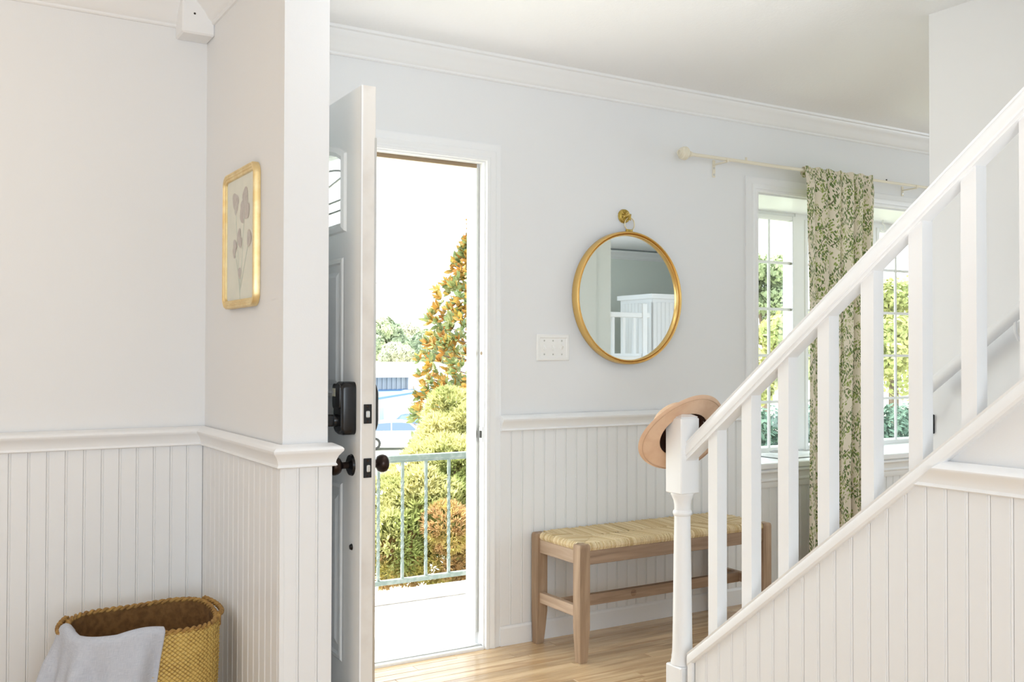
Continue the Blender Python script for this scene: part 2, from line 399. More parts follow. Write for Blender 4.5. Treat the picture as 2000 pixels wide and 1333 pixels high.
S('ceiling', MB().box(-3.6, 8.2, -3.1, YO, ZC, ZC+.1), CEIL, 'white lightly textured ceiling', 'ceiling')
wf = MB()
wf.box(-3.6, DX0-.02, YW, YO, -.1, ZC).box(DX0-.02, DX1+.02, YW, YO, DZ+.02, ZC).box(DX1+.02, WX0, YW, YO, -.1, ZC)
wf.box(WX0, WX1, YW, YO, -.1, WZ0-.02).box(WX0, WX1, YW, YO, WZ1, ZC).box(WX1, 8.2, YW, YO, -.1, ZC)
wall_front = S('wall_front', wf, PAINT, 'white front wall that holds the doorway, mirror and bay window', 'wall')
wall_left = S('wall_left', MB().box(XP0, XP1, YP, YW, 0, ZC), PAINT, 'short white partition wall carrying the gold picture frame', 'wall')
wall_stair = S('wall_stair', MB().add([(2.18, 2.44, 0), (2.18, 2.44, .235), (2.18, .9, 1.475), (2.18, .9, 0), (2.24, 2.44, 0), (2.24, 2.44, .235), (2.24, .9, 1.475), (2.24, .9, 0)],
    [(0, 1, 2, 3), (7, 6, 5, 4), (0, 4, 5, 1), (1, 5, 6, 2), (3, 2, 6, 7)]).box(2.18, 2.24, -3.0, .9, 0, ZC), PAINT, 'white side wall under the stairs with sloping top', 'wall')
S('wall_right', MB().box(3.2, 3.602, -2.2, 2.30, 0, ZC).box(3.602, 3.737, -2.2, 2.27, 0, ZC), TRIM, 'plain white stairwell wall at the right behind the balusters', 'wall')
S('wall_back', MB().box(3.737, 8.2, -2.3, -2.2, 0, ZC), SAGE, 'pale sage back wall seen only in the round mirror', 'wall')
S('wall_behind_camera', MB().box(-3.6, 2.24, -3.1, -3.0, 0, ZC), PAINT, 'white living room wall behind the camera', 'wall')
S('wall_living_side', MB().box(-3.7, -3.6, -3.1, YO, 0, ZC), PAINT, 'white living room side wall out of frame', 'wall')
S('wall_bay_side', MB().box(8.2, 8.3, -2.3, YO, 0, ZC), PAINT, 'white end wall of the bay window room', 'wall')

# beadboard: every board is its own piece
W = .0568
BP = [(.0003, .0066), (.002, .0085), (W-.0085, .0085), (W-.0072, .0068), (W-.006, .0082), (W-.004, .0089), (W-.002, .0082), (W-.0003, .0066)]
def board_mesh(udir, ndir, h0, h1a, h1b, w=W, clip=None):
    pr = BP if w == W else [(min(a, w), b) for a, b in BP]
    vs = []; u = Vector(udir); nn = Vector(ndir); kx = len(pr)
    for a, b in pr: vs.append(u*a+nn*b+Vector((0, 0, h0)))
    for a, b in pr: vs.append(u*a+nn*b+Vector((0, 0, h1a+(h1b-h1a)*a/W)))
    fs = []
    flip = u.cross(Vector((0, 0, 1))).dot(nn) < 0
    for j in range(kx-1):
        q = (j, j+1, j+1+kx, j+kx); fs.append(q if not flip else tuple(reversed(q)))
    return MB().add(vs, fs)
def boards(parent, start, udir, ndir, n, z0, z1):
    b0 = obj('board', board_mesh(udir, ndir, z0, z1, z1), BOARD, parent, local=True); b0.location = start
    for i in range(1, n): copy(b0, parent, Vector(start)+Vector(udir)*W*i)
boards(wall_front, (XP0-.008, YW, 0), (-1, 0, 0), (0, -1, 0), 26, .088, RB+.01)      # living-room side
boards(wall_front, (DX1+.077, YW, 0), (1, 0, 0), (0, -1, 0), 44, .085, RB+.01) if False else None
nb = int((WX0-.01-(DX1+.077))/W)
boards(wall_front, (DX1+.077, YW, 0), (1, 0, 0), (0, -1, 0), 25, .085, RB+.01)
boards(wall_front, (DX1+.077+25*W, YW, 0), (1, 0, 0), (0, -1, 0), 36, .085, .575)
boards(wall_left, (XP0, YW-.009, 0), (0, -1, 0), (-1, 0, 0), 15, .088, RB+.01)
boards(wall_left, (XP0-.009, YP, 0), (1, 0, 0), (0, -1, 0), 2, .088, RB+.01)
obj('board', board_mesh((1, 0, 0), (0, -1, 0), .088, RB+.01, RB+.01, .042), BOARD, wall_left, local=True, loc=(XP0-.009+2*W, YP, 0))
obj('corner_bead', MB().box(XP0-.010, XP0+.004, YP-.010, YP+.004, .088, RB+.01, .002), BOARD, wall_left)
boards(wall_left, (XP1, YP, 0), (0, 1, 0), (1, 0, 0), 15, .088, RB+.01)
# stair side panel: boards cut to the slope
ztop = lambda yy: .235+(2.44-yy)*.805
i = 0; yy = 2.425
while yy > .9:
    za, zb = ztop(yy)+.02, ztop(yy-W)+.02
    if za > RB+.01: za = RB+.01
    if zb > RB+.01: zb = RB+.01
    obj('board', board_mesh((0, -1, 0), (-1, 0, 0), 0, za, zb), BOARD, wall_stair, local=True, loc=(2.18, yy, 0)); yy -= W

# chair rails
CR = [(0, 0), (.011, 0), (.0145, .003), (.0125, .0075), (.0105, .010), (.012, .018), (.017, .030), (.0245, .040), (.0285, .045), (.029, .051), (.025, .056), (.016, .061), (.006, .066), (0, .068)]
def mold(prof, pts, normals, z, mb=None):
    """horizontal moulding along pts with outward (mitred) normals"""
    mb = mb or MB(); fr = []
    for p, nv in zip(pts, normals): fr.append((Vector((p[0], p[1], z)), Vector((nv[0], nv[1], 0)), Vector((0, 0, 1))))
    return mb.sweep(prof, fr)
o = .008
S('trim_1', mold(CR, [(-3.5, YW-o), (XP0-o, YW-o), (XP0-o, YP-o), (XP1+o, YP-o), (XP1+o, YW-o)], [(0, -1), (-1, -1), (-1, -1), (1, -1), (1, 0)], RB), TRIM,
  'white chair rail wrapping the living room corner and partition', 'chair rail', smooth=40)
S('trim_2', mold(CR, [(DX1+.077, YW-o), (WX0-.082, YW-o)], [(0, -1), (0, -1)], RB), TRIM, 'white chair rail between doorway and bay window', 'chair rail', smooth=40)
cut = lambda z: 2.10-(z+.046-.553)/.806
t3 = MB(); n3 = len(CR)
t3.add([(2.18-o-a, cut(RB+b)+.004, RB+b) for a, b in CR]+[(2.18-o-a, .6, RB+b) for a, b in CR], [(j_, (j_+1) % n3, n3+(j_+1) % n3, n3+j_) for j_ in range(n3)]+[tuple(range(n3-1, -1, -1))])
S('trim_3', t3, TRIM, 'white chair rail on the stair side wall at far right', 'chair rail', smooth=40)
# baseboards
BBP = [(0, 0), (.014, 0), (.014, .072), (.011, .080), (.006, .086), (0, .088)]
S('baseboard_front', mold(BBP, [(DX1+.079, YW), (7.9, YW)], [(0, -1), (0, -1)], 0), TRIM, 'white baseboard behind the bench', 'baseboard')
S('baseboard_left', mold(BBP, [(-3.5, YW), (XP0, YW), (XP0, YP), (XP1, YP), (XP1, YW)], [(0, -1), (-1, -1), (-1, -1), (1, -1), (1, 0)], 0), TRIM, 'white baseboard around the partition wall behind the basket', 'baseboard')
# crown
KR = [(0, -.094), (.007, -.094), (.011, -.090), (.011, -.083), (.016, -.080), (.024, -.072), (.036, -.050), (.052, -.032), (.064, -.020), (.067, -.012), (.082, -.010), (.085, 0), (0, 0)]
S('trim_4', mold(KR, [(XP1, YW), (8.2, YW)], [(0, -1), (0, -1)], ZC), TRIM, 'white crown moulding along the hall ceiling above the mirror', 'crown moulding', smooth=35)
cr = S('trim_5', mold(KR, [(-3.5, YW), (XP0, YW), (XP0, YP)], [(0, -1), (-1, -1), (-1, 0)], ZC), TRIM, 'white crown moulding at the living room corner', 'crown moulding', smooth=35)
obj('corner_block', MB().box(XP0-.112, XP0+.001, YW-.105, YW+.001, ZC-.135, ZC, .006), TRIM, cr)
obj('nail_hole', MB().lathe([(0, 0), (.004, 0)], (XP0-.07, YW-.1055, ZC-.065), 10, 'y'), DARK, cr)
S('trim_6', mold(KR, [(3.737, -2.2), (8.2, -2.2)], [(0, 1), (0, 1)], ZC-.02), TRIM, 'crown moulding on the sage wall reflected in the mirror', 'crown moulding')

# ------------------------------------------------------------------ door frame
df = empty('trim_7', (DX0, YW, 0), 'white door frame and casing around the open front doorway', 'door frame', kind='structure')
CP = [(0, .018), (.012, .019), (.017, .015), (.022, .015), (.030, .019), (.040, .019), (.047, .014), (.060, .011), (.070, .009), (.075, .006), (.075, 0), (0, 0)]
def casing(x0, x1, zt, parent, name='casing', zb=0., bottom=False, yface=YW):
    xs0, xs1 = x0-.006, x1+.006; zt = zt+.006
    pts = [(xs0, zb, (-1, 0)), (xs0, zt, (-1, 1)), (xs1, zt, (1, 1)), (xs1, zb, (1, 0))]
    fr = [(Vector((x, yface, z)), Vector((d[0], 0, d[1])), Vector((0, -1, 0))) for x, z, d in pts]
    return obj(name, MB().sweep(CP, fr), TRIM, parent, smooth=30)
casing(DX0, DX1, DZ, df)
obj('jamb', MB().box(DX0-.02, DX0, YW-.001, YO+.02, 0, DZ+.02), TRIM, df)
obj('jamb', MB().box(DX1, DX1+.02, YW-.001, YO+.02, 0, DZ+.02), TRIM, df)
obj('head', MB().box(DX0, DX1, YW-.001, YO+.02, DZ, DZ+.02), TRIM, df)
obj('stop', MB().box(DX1-.012, DX1, YW+.048, YO+.02, 0, DZ), TRIM, df)
obj('stop', MB().box(DX0, DX0+.012, YW+.048, YO+.02, 0, DZ), TRIM, df)
obj('stop', MB().box(DX0, DX1, YW+.052, YO+.02, DZ-.014, DZ), TRIM, df)
obj('weatherstrip', MB().box(DX0+.012, DX1-.012, YW+.042, YW+.052, DZ-.016, DZ), STRIPB, df, 'brown weatherstrip under the door head')
obj('weatherstrip', MB().box(DX1-.0135, DX1-.0005, YW+.0415, YW+.0478, .06, DZ-.016), STEEL, df, 'thin grey weatherstrip line down the jamb')
obj('brick_mould', MB().box(DX1-.006, DX1+.08, YO+.02, YO+.03, -.06, DZ+.1).box(DX0-.08, DX0+.006, YO+.02, YO+.03, -.06, DZ+.1), TRIM, df)
obj('threshold', MB().box(DX0, DX1, YW-.012, YO+.06, -.05, .012, .004), TRIM, df)
obj('threshold_strip', MB().box(DX0, DX1, YW+.012, YW+.022, .012, .0165), STEEL, df, 'thin grey metal strip on the white threshold')
obj('sill_nose', MB().box(DX0-.05, DX1+.05, YO+.06, YO+.11, -.07, -.01, .006), CONC, df)
obj('strike_plate', MB().box(DX1-.003, DX1, YW+.004, YW+.034, .868, .932), STEEL, df)
obj('strike_hole', MB().box(DX1-.0045, DX1-.002, YW+.011, YW+.027, .885, .915), DARK, df)
obj('strike_plate', MB().box(DX1-.002, DX1, YW+.006, YW+.03, 1.04, 1.085), TRIM, df)
obj('latch_scuff', MB().lathe([(0, -.0022), (.006, -.002), (.008, 0)], (DX1, YW+.02, 1.243), 10, 'x'), STRIPB, df)

# ------------------------------------------------------------------ front door (local frame: x = width from hinge, y=0 interior face)
DWID, DTH, DH = .912, .0445, 2.032
door = empty('door_1', (DX0+.003, YW-.004, 0), 'pale grey panelled front door standing open with black lock and knob', 'door', kind='structure', rz=math.radians(-91.4))
LX0, LX1, LZ0, LZ1 = .150, .762, 1.640, 1.862    # arched lite
def arch_z(x, base=LZ1-.055, rise=.075): 
    t = (x-(LX0+LX1)/2)/((LX1-LX0)/2); return base+rise*math.sqrt(max(0, 1-t*t*.86))
xs = [LX0+(LX1-LX0)*q/16 for q in range(17)]
d = MB()
# slab with an arched hole: front, back and reveals
for yv, rev in ((0, False), (DTH, True)):
    def q(*p):
        p = [(a, yv, b) for a, b in p]
        if rev: p = p[::-1]
        d.add(p, [tuple(range(len(p)))])
    q((0, .006), (DWID, .006), (DWID, LZ0), (0, LZ0)); q((0, LZ0), (LX0, LZ0), (LX0, DH), (0, DH)); q((LX1, LZ0), (DWID, LZ0), (DWID, DH), (LX1, DH))
    for a, b in zip(xs[:-1], xs[1:]): q((a, arch_z(a)), (b, arch_z(b)), (b, DH), (a, DH))
for a, b in zip(xs[:-1], xs[1:]): d.add([(a, 0, arch_z(a)), (a, DTH, arch_z(a)), (b, DTH, arch_z(b)), (b, 0, arch_z(b))], [(0, 1, 2, 3)])
d.add([(LX0, 0, LZ0), (LX1, 0, LZ0), (LX1, DTH, LZ0), (LX0, DTH, LZ0)], [(0, 1, 2, 3)])
for X in (LX0, LX1): d.add([(X, 0, LZ0), (X, DTH, LZ0), (X, DTH, arch_z(X)), (X, 0, arch_z(X))], [(0, 1, 2, 3)])
d.add([(0, 0, DH), (DWID, 0, DH), (DWID, DTH, DH), (0, DTH, DH)], [(0, 1, 2, 3)]); d.add([(0, 0, .006), (0, DTH, .006), (DWID, DTH, .006), (DWID, 0, .006)], [(0, 1, 2, 3)])
d.add([(0, 0, .006), (0, 0, DH), (0, DTH, DH), (0, DTH, .006)], [(0, 1, 2, 3)])
obj('slab', d, DOORP, door, local=True)
obj('latch_edge', MB().box(DWID-.001, DWID+.0012, .0008, DTH-.0008, .006, DH), DOOREDGE, door, 'bare greyish latch edge of the door', local=True)
obj('edge_strip', MB().box(DWID-.006, DWID+.002, -.0012, .004, .006, DH), TRIM, door, local=True)
obj('gasket', MB().box(DWID-.004, DWID+.0015, DTH-.004, DTH+.003, .006, 1.88), STEEL, door, local=True)
def lite_frame(out, name='lite_frame'):
    prof = [(0, 0), (0, .010), (.012, .014), (.024, .008), (.028, 0)]
    fr = []; pth = [(LX0, LZ0)]+[(x, arch_z(x)) for x in xs]+[(LX1, LZ0)]; N = len(pth)
    cx, cz = (LX0+LX1)/2, 1.72
    for i in range(N+1):
        p = Vector(pth[i % N]); a = Vector(pth[(i-1) % N]); b = Vector(pth[(i+1) % N])
        n1 = (p-a).normalized() if (p-a).length > 1e-6 else None; n2 = (b-p).normalized() if (b-p).length > 1e-6 else None
        n1 = n1 or n2; n2 = n2 or n1
        na = Vector((-n1.y, n1.x)); nb_ = Vector((-n2.y, n2.x)); nv = na+nb_; nv = nv/max(.35, nv.length_squared/2)
        if nv.dot(p-Vector((cx, cz))) < 0: nv = -nv
        fr.append((Vector((p.x, 0 if out < 0 else DTH, p.y)), Vector((nv.x, 0, nv.y)), Vector((0, out, 0))))
    return MB().sweep(prof, fr, caps=False)
obj('lite_frame', lite_frame(-1), DOORP, door, local=True, smooth=30)
obj('lite_frame', lite_frame(1), DOORP, door, local=True, smooth=30)
g = MB()
pl = [(LX0, .022, LZ0)]+[(x, .022, arch_z(x)) for x in xs]+[(LX1, .022, LZ0)]
g.add(pl+[(a, .026, c) for a, b, c in pl], [tuple(range(len(pl))), tuple(range(2*len(pl)-1, len(pl)-1, -1))])
gl = obj('lite_glass', g, GLASSL, door, 'frosted arched glass with grey leading', local=True)
ld = MB(); yb = .0205
def came(pts): ld.tube([(a, yb, b) for a, b in pts], .0032, 6)
for off in (.032,):
    came([(LX0+off, LZ0), (LX0+off, arch_z(LX0+off))]); came([(LX1-off, LZ0), (LX1-off, arch_z(LX1-off))])
came([(LX0, LZ0+.052), (LX1, LZ0+.052)]); came([(LX0+.032, LZ0+.085), (LX1-.032, LZ0+.085)])
came([(LX0+(LX1-LX0)*q/14, arch_z(LX0+(LX1-LX0)*q/14)-.045) for q in range(15)])
came([(LX1-.032, 1.80), ((LX0+LX1)/2, 1.765), (LX0+.032, 1.80)]); came([(LX0+.2, LZ0+.085), (LX0+.2, 1.78)]); came([(LX1-.2, LZ0+.085), (LX1-.2, 1.78)])
obj('leading', ld, STEEL, gl, local=True)
def raised(x0, x1, z0, z1, out):
    f = MB(); y0 = 0 if out < 0 else DTH; sg = out
    rings = [(0, 0), (.006, .005), (.016, .006), (.024, -.004), (.034, -.004), (.058, .004)]
    vs = []
    for ins, h in rings:
        for a, b in ((x0+ins, z0+ins), (x1-ins, z0+ins), (x1-ins, z1-ins), (x0+ins, z1-ins)): vs.append((a, y0+sg*(h+.0015), b))
    fs = []
    for r in range(len(rings)-1):
        for j in range(4):
            q4 = (r*4+j, r*4+(j+1) % 4, (r+1)*4+(j+1) % 4, (r+1)*4+j); fs.append(q4)
    m_ = (len(rings)-1)*4; fs.append((m_, m_+1, m_+2, m_+3))
    return f.add(vs, fs)
for x0, x1 in ((.130, .432), (.480, .772)):
    for z0, z1 in ((1.10, 1.535), (.300, .845)):
        obj('panel', raised(x0, x1, z0, z1, -1), DOORP, door, local=True); obj('panel', raised(x0, x1, z0, z1, 1), DOORP, door, local=True)
for z in (.25, 1.02, 1.78):
    obj('hinge', MB().tube([(0, -.006, z-.045), (0, -.006, z+.045)], .006, 10).box(0, .03, -.001, .0005, z-.045, z+.045), STEEL, door, local=True)
# electronic lock, interior side
BX = DWID-.070
def rbox(x0, x1, z0, z1, y0, y1, r=.018, taper=.85, n=5):
    ring = []
    for cx, cz, a0 in ((x1-r, z1-r, 0), (x0+r, z1-r, 90), (x0+r, z0+r, 180), (x1-r, z0+r, 270)):
        for q_ in range(n+1):
            a = math.radians(a0+90*q_/n); ring.append((cx+r*math.cos(a), cz+r*math.sin(a)))
    mx, mz = (x0+x1)/2, (z0+z1)/2; m_ = MB(); N = len(ring); vs = []
    lv = [(y0, 1), (y0+(y1-y0)*.75, 1), (y0+(y1-y0)*.94, 1-(1-taper)*.6), (y1, taper)]
    for yv, s_ in lv: vs += [(mx+(a-mx)*s_, yv, mz+(b-mz)*s_) for a, b in ring]
    fs = [(i*N+j, i*N+(j+1) % N, (i+1)*N+(j+1) % N, (i+1)*N+j) for i in range(3) for j in range(N)]
    fs.append(tuple(range(3*N, 4*N)))
    return m_.add(vs, fs)
lk = obj('lock_body', rbox(BX-.037, BX+.037, .998, 1.156, -.0005, -.046), BLACK, door, 'black electronic deadbolt housing with thumb turn', local=True, smooth=40)
obj('battery_cover', rbox(BX-.031, BX+.031, 1.075, 1.150, -.045, -.0505, .012, .96), BLACK, lk, local=True, smooth=40)
obj('sticker', MB().box(BX-.0315, BX-.004, -.0515, -.0503, 1.112, 1.136), mat('lock_sticker', (.62, .60, .42), .5, var=(60, (.5, .5, .5), .4, .6)), lk, 'pale yellowish sticker on the lock', local=True)
obj('turn_base', MB().lathe([(0, -.056), (.017, -.056), (.019, -.050), (.019, -.044)], (BX-.012, 0, 1.040), 20, 'y'), BLACK, lk, local=True, smooth=40)
obj('thumb_turn', rbox(BX-.018, BX-.006, 1.022, 1.058, -.055, -.078, .005, .9), BLACK, lk, local=True, smooth=40)
obj('keypad', rbox(BX-.036, BX+.036, 1.005, 1.150, DTH+.0005, DTH+.030, .024, .75), BLACK, door, 'black keypad on the outside of the door', local=True, smooth=40)
KZ = .906
def knob(out):
    y0 = 0 if out < 0 else DTH; s_ = out
    ros = MB().lathe([(0, y0+s_*.012), (.020, y0+s_*.012), (.030, y0+s_*.007), (.033, y0)], (BX, 0, KZ), 24, 'y')
    pr = [(.011, y0+s_*.010), (.010, y0+s_*.028), (.013, y0+s_*.034), (.022, y0+s_*.038), (.027, y0+s_*.046), (.0285, y0+s_*.055), (.026, y0+s_*.064), (.018, y0+s_*.070), (.006, y0+s_*.073), (0, y0+s_*.073)]
    kn = MB().lathe(pr, (BX, 0, KZ), 24, 'y')
    k_ = obj('knob', kn, BROWNBLK, door, 'dark bronze door knob', local=True, smooth=50)
    obj('rosette', ros, BLACK, k_, local=True, smooth=40)
knob(-1); knob(1)
for z in (1.062, .903):
    p_ = obj('latch_plate', MB().box(DWID+.001, DWID+.0035, .0095, .0345, z-.0285, z+.0285, .0008), BLACK, door, 'small black latch plate in the door edge', local=True)
    obj('latch_bolt', MB().box(DWID+.003, DWID+(.006 if z > 1 else .013), .0165, .0275, z-.011, z+.009, .002), STEEL, p_, local=True)
    for dz in (-.022, .022): obj('screw', MB().lathe([(0, .0005), (.0035, 0)], (DWID+.0036, .022, z+dz), 10, 'x'), BROWNBLK, p_, local=True)
obj('stop_button', MB().lathe([(0, -.007), (.007, -.006), (.010, 0)], (BX+.004, 0, .662), 16, 'y'), BLACK, door, 'small black round button low on the door', local=True, smooth=40)

# ------------------------------------------------------------------ bay window
YB = 4.03
win = empty('window_1', (WX0, YW, WZ0), 'white bay window with gridded sashes behind the fern curtain', 'window', kind='structure')
casing(WX0, WX1, WZ1, win, 'casing', zb=WZ0)
SX1 = 5.75
obj('soffit', MB().box(WX0-.02, WX1+.02, YW+.002, YB+.1, WZ1-.003, WZ1+.05), TRIM, win)
obj('side_panel', MB().box(WX0-.04, WX0+.003, YW+.002, YB+.1, WZ0-.1, WZ1+.05), TRIM, win)
obj('side_panel', MB().box(WX1-.003, WX1+.04, YW+.002, YB+.1, WZ0-.1, WZ1+.05), TRIM, win)
obj('sill', MB().box(WX0-.05, WX1+.05, YW-.034, YB+.1, WZ0-.03, WZ0, .005), TRIM, win)
AP = [(0, 0), (.010, 0), (.012, .006), (.012, .028), (.018, .034), (.018, .040), (.013, .046), (.015, .066), (.022, .076), (.026, .080), (.026, .088), (.014, .096), (0, .098)]
obj('apron', mold(AP, [(WX0-.06, YW-.006), (WX1+.06, YW-.006)], [(0, -1), (0, -1)], WZ0-.125), TRIM, win, smooth=30)
obj('frame', MB().box(WX0, WX1, YB-.01, YB+.08, WZ0, .715).box(WX0, WX1, YB-.01, YB+.08, 2.008, WZ1), TRIM, win)
obj('under_wall', MB().box(WX0-.04, WX1+.04, YB, YB+.1, -.6, WZ0-.03), TRIM, win)
sash_x = [(3.815, 4.335, 2.010), (4.465, 4.985, 1.996), (5.095, 5.600, 1.996)]
def sash(x0, x1, zt):
    z0 = .714; fw = .028
    f = MB().box(x0-fw, x0, YB-.02, YB+.03, z0-fw, zt+fw, .003).box(x1, x1+fw, YB-.02, YB+.03, z0-fw, zt+fw, .003)
    f.box(x0, x1, YB-.02, YB+.03, z0-fw, z0, .003).box(x0, x1, YB-.02, YB+.03, zt, zt+fw, .003)
    s_ = obj('sash', f, TRIM, win)
    obj('pane', MB().box(x0, x1, YB+.004, YB+.008, z0, zt), GLASS, s_)
    n = 3
    for i in range(1, n): obj('muntin', MB().box(x0+(x1-x0)*i/n-.008, x0+(x1-x0)*i/n+.008, YB-.006, YB+.003, z0, zt), TRIM, s_)
    for z in (.972, 1.236, 1.50, 1.766): obj('muntin', MB().box(x0, x1, YB-.0055, YB+.003, z-.008, z+.008), TRIM, s_)
    obj('screen_gap', MB().box(x1-.003, x1, YB-.0205, YB+.0, z0, zt), STEEL, s_, 'thin grey line beside the sash glass')
for a in sash_x: sash(*a)
for a, b in ((3.70, 3.787), (4.363, 4.437), (5.013, 5.067)):
    obj('mullion', MB().box(a-.04 if a < 3.75 else a, b, YB-.015, YB+.08, WZ0, WZ1), TRIM, win)
hk = obj('ceiling_hook', MB().tube([(5.02, 3.93, WZ1), (5.02, 3.93, 2.035)]+[(5.02+.022*math.sin(a), 3.93, 2.013+.022*math.cos(a)) for a in [q*PI/8 for q in range(0, 13)]], .0045, 8), PLAST, None,
   'small white hook hanging from the bay window soffit', 'hook', smooth=True)
# lace on the sill
lc = MB()
lc.grid(lambda u, v: (3.92+.30*u, 3.70+.22*v, WZ0+.004+.012*abs(math.sin(9*u)*math.sin(7*v))), 24, 16)
lace = obj('lace_doily', lc, LACEM, None, 'white ruffled lace doily lying on the window sill', 'doily', smooth=True)
for i in range(5):
    cx, cy = 3.96+.055*i, 3.80+.03*(i % 2)
    obj('scroll', MB().tube([(cx+.006*(1+a)*math.cos(a), cy+.006*(1+a)*math.sin(a), WZ0+.030) for a in [q*.5 for q in range(13)]], .004, 6), mat('grey_scroll', (.55, .55, .58), .7), lace, 'grey scrolled edging')

# ------------------------------------------------------------------ curtain and rod
YR = YW-.09; ZR = 2.186
rod = empty('curtain_rod', (3.12, YR, ZR), 'ivory curtain rod with round knob finial above the bay window', 'curtain rod')
obj('rod', MB().tube([(3.135, YR, ZR), (4.2, YR, ZR)], .0085, 12).tube([(4.15, YR, ZR), (6.1, YR, ZR)], .0072, 12), IVORY, rod, smooth=40)
fn = [(0, -.050), (.010, -.050), (.016, -.046), (.022, -.046), (.024, -.040), (.028, -.038), (.0315, -.028), (.030, -.022), (.0325, -.018), (.030, -.012), (.020, -.004), (.012, 0), (.010, .006), (.014, .010), (.014, .014), (.010, .018), (.0115, .024), (.0085, .03)]
obj('finial', MB().lathe(fn, (3.125, YR, ZR), 24, 'x'), IVORY, rod, smooth=35)
obj('finial_ring', MB().tube([(3.072, YR+.013*math.cos(a), ZR+.013*math.sin(a)) for a in [q*PI/8 for q in range(16)]], .003, 6, True), IVORY, rod, smooth=True)
for X in (3.37, 4.80):
    b_ = obj('bracket', MB().box(X-.008, X+.008, YW-.004, YW, ZR-.075, ZR+.01).box(X-.004, X+.004, YR-.004, YW-.003, ZR-.016, ZR-.009).box(X-.005, X+.005, YR-.011, YR-.009, ZR-.014, ZR+.004), IVORY, rod)
    for dz in (-.030, -.062): obj('screw', MB().lathe([(0, -.006), (.0045, -.0055), (.006, -.004)], (X, YW, ZR+dz), 10, 'y'), STEEL, b_)
obj('joint_screw', MB().lathe([(.0, .022), (.006, .022), (.006, 0)], (3.50, YR, ZR), 8), IVORY, rod)
obj('joint_screw', MB().lathe([(.0, .014), (.004, .014), (.004, 0)], (4.55, YR, ZR), 8), BLACK, rod)
def cur(u, v):
    # v: 0 top .. 1 bottom ; u across
    z = ZR+.018-v*(ZR+.018-.03)
    xl = 3.896+(3.868-3.896)*min(1, v*2); xr = 4.425+(4.300-4.425)*min(1, v*1.35)**.7
    ph = u*2*PI*4.4+.35*math.sin(3*v+2*u)
    amp = .026+.046*min(1, v*2.5)
    tight = max(0, 1-v*26)
    w_ = abs(math.sin(ph*.62+.4))**.55
    yv = YR-.012*tight - (1-tight)*(.006+amp*(.15+.85*w_+.10*math.sin(1.7*ph+1)))
    xx = xl+(xr-xl)*(u+.034*math.sin(ph+1.2)*math.sin(PI*u)*(1-tight*.5))
    return (xx, yv, z+(.005*math.sin(40*u) if v < .001 else 0))
cmb = MB().grid(cur, 150, 90, lambda u, v: (u*1.05, (1-v)*2.2))
curtain = obj('curtain', cmb, CURT, None, 'cream curtain printed with green fern leaves hanging from ivory rod', 'curtain', smooth=True)
obj('rod_pocket', MB().grid(lambda u, v: (3.897+.527*u, YR+.014*math.sin(PI*v)*1.0-.012*math.cos(PI*v)*0+.002-.0*v, ZR+.018-.055*v), 60, 6, lambda u, v: (u*1.05, v*.06)), CURT, curtain, smooth=True)

# ------------------------------------------------------------------ balustrade
bal = empty('balustrade', (2.19, 2.506, 0), 'white stair balustrade with square balusters and turned newel post', 'balustrade')
NX, NY = 2.190, 2.506; nh = .0395
nw = MB()
nw.box(NX-nh, NX+nh, NY-nh, NY+nh, .782, 1.030, .003)
post = obj('newel_post', nw, TRIM, bal)
obj('newel_cap', MB().add([(NX+a*s_, NY+b*s_, z) for s_, z in ((.034, 1.030), (.036, 1.034), (.027, 1.039), (.018, 1.043)) for a, b in ((-1, -1), (1, -1), (1, 1), (-1, 1))],
    [(i*4+j, i*4+(j+1) % 4, (i+1)*4+(j+1) % 4, (i+1)*4+j) for i in range(3) for j in range(4)]+[(12, 13, 14, 15)]), TRIM, post)
tp = [(.0, .217), (.0385, .219), (.0385, .226), (.036, .236), (.036, .244), (.034, .254), (.0335, .262), (.0325, .30), (.0305, .45), (.0285, .60), (.027, .690), (.027, .706), (.0305, .710), (.032, .716), (.0305, .722), (.027, .726), (.0268, .740), (.029, .756), (.036, .772), (.039, .778), (.039, .783), (0, .783)]
obj('turning', MB().lathe(tp, (NX, NY, 0), 32), TRIM, post, smooth=35)
obj('newel_base', MB().box(NX-.0395, NX+.0395, NY-.0395, NY+.0395, 0, .218, .004), TRIM, post)
# handrail
rs = .782
def railz(yv): return 1.240+(2.10-yv)*rs
pr = [(2.171, 0), (2.174, -.006), (2.169, -.014), (2.167, -.030), (2.168, -.044), (2.172, -.047), (2.172, -.051), (2.169, -.055), (2.169, -.062), (2.215, -.062), (2.215, -.055), (2.212, -.051), (2.212, -.047), (2.217, -.044), (2.218, -.030), (2.216, -.014), (2.211, -.004), (2.200, .003), (2.185, .004)]
fr = [(Vector((0, yv, railz(yv))), Vector((1, 0, 0)), Vector((0, 0, 1))) for yv in (NY-nh, .75)]
obj('handrail', MB().sweep(pr, fr), TRIM, bal, smooth=30)
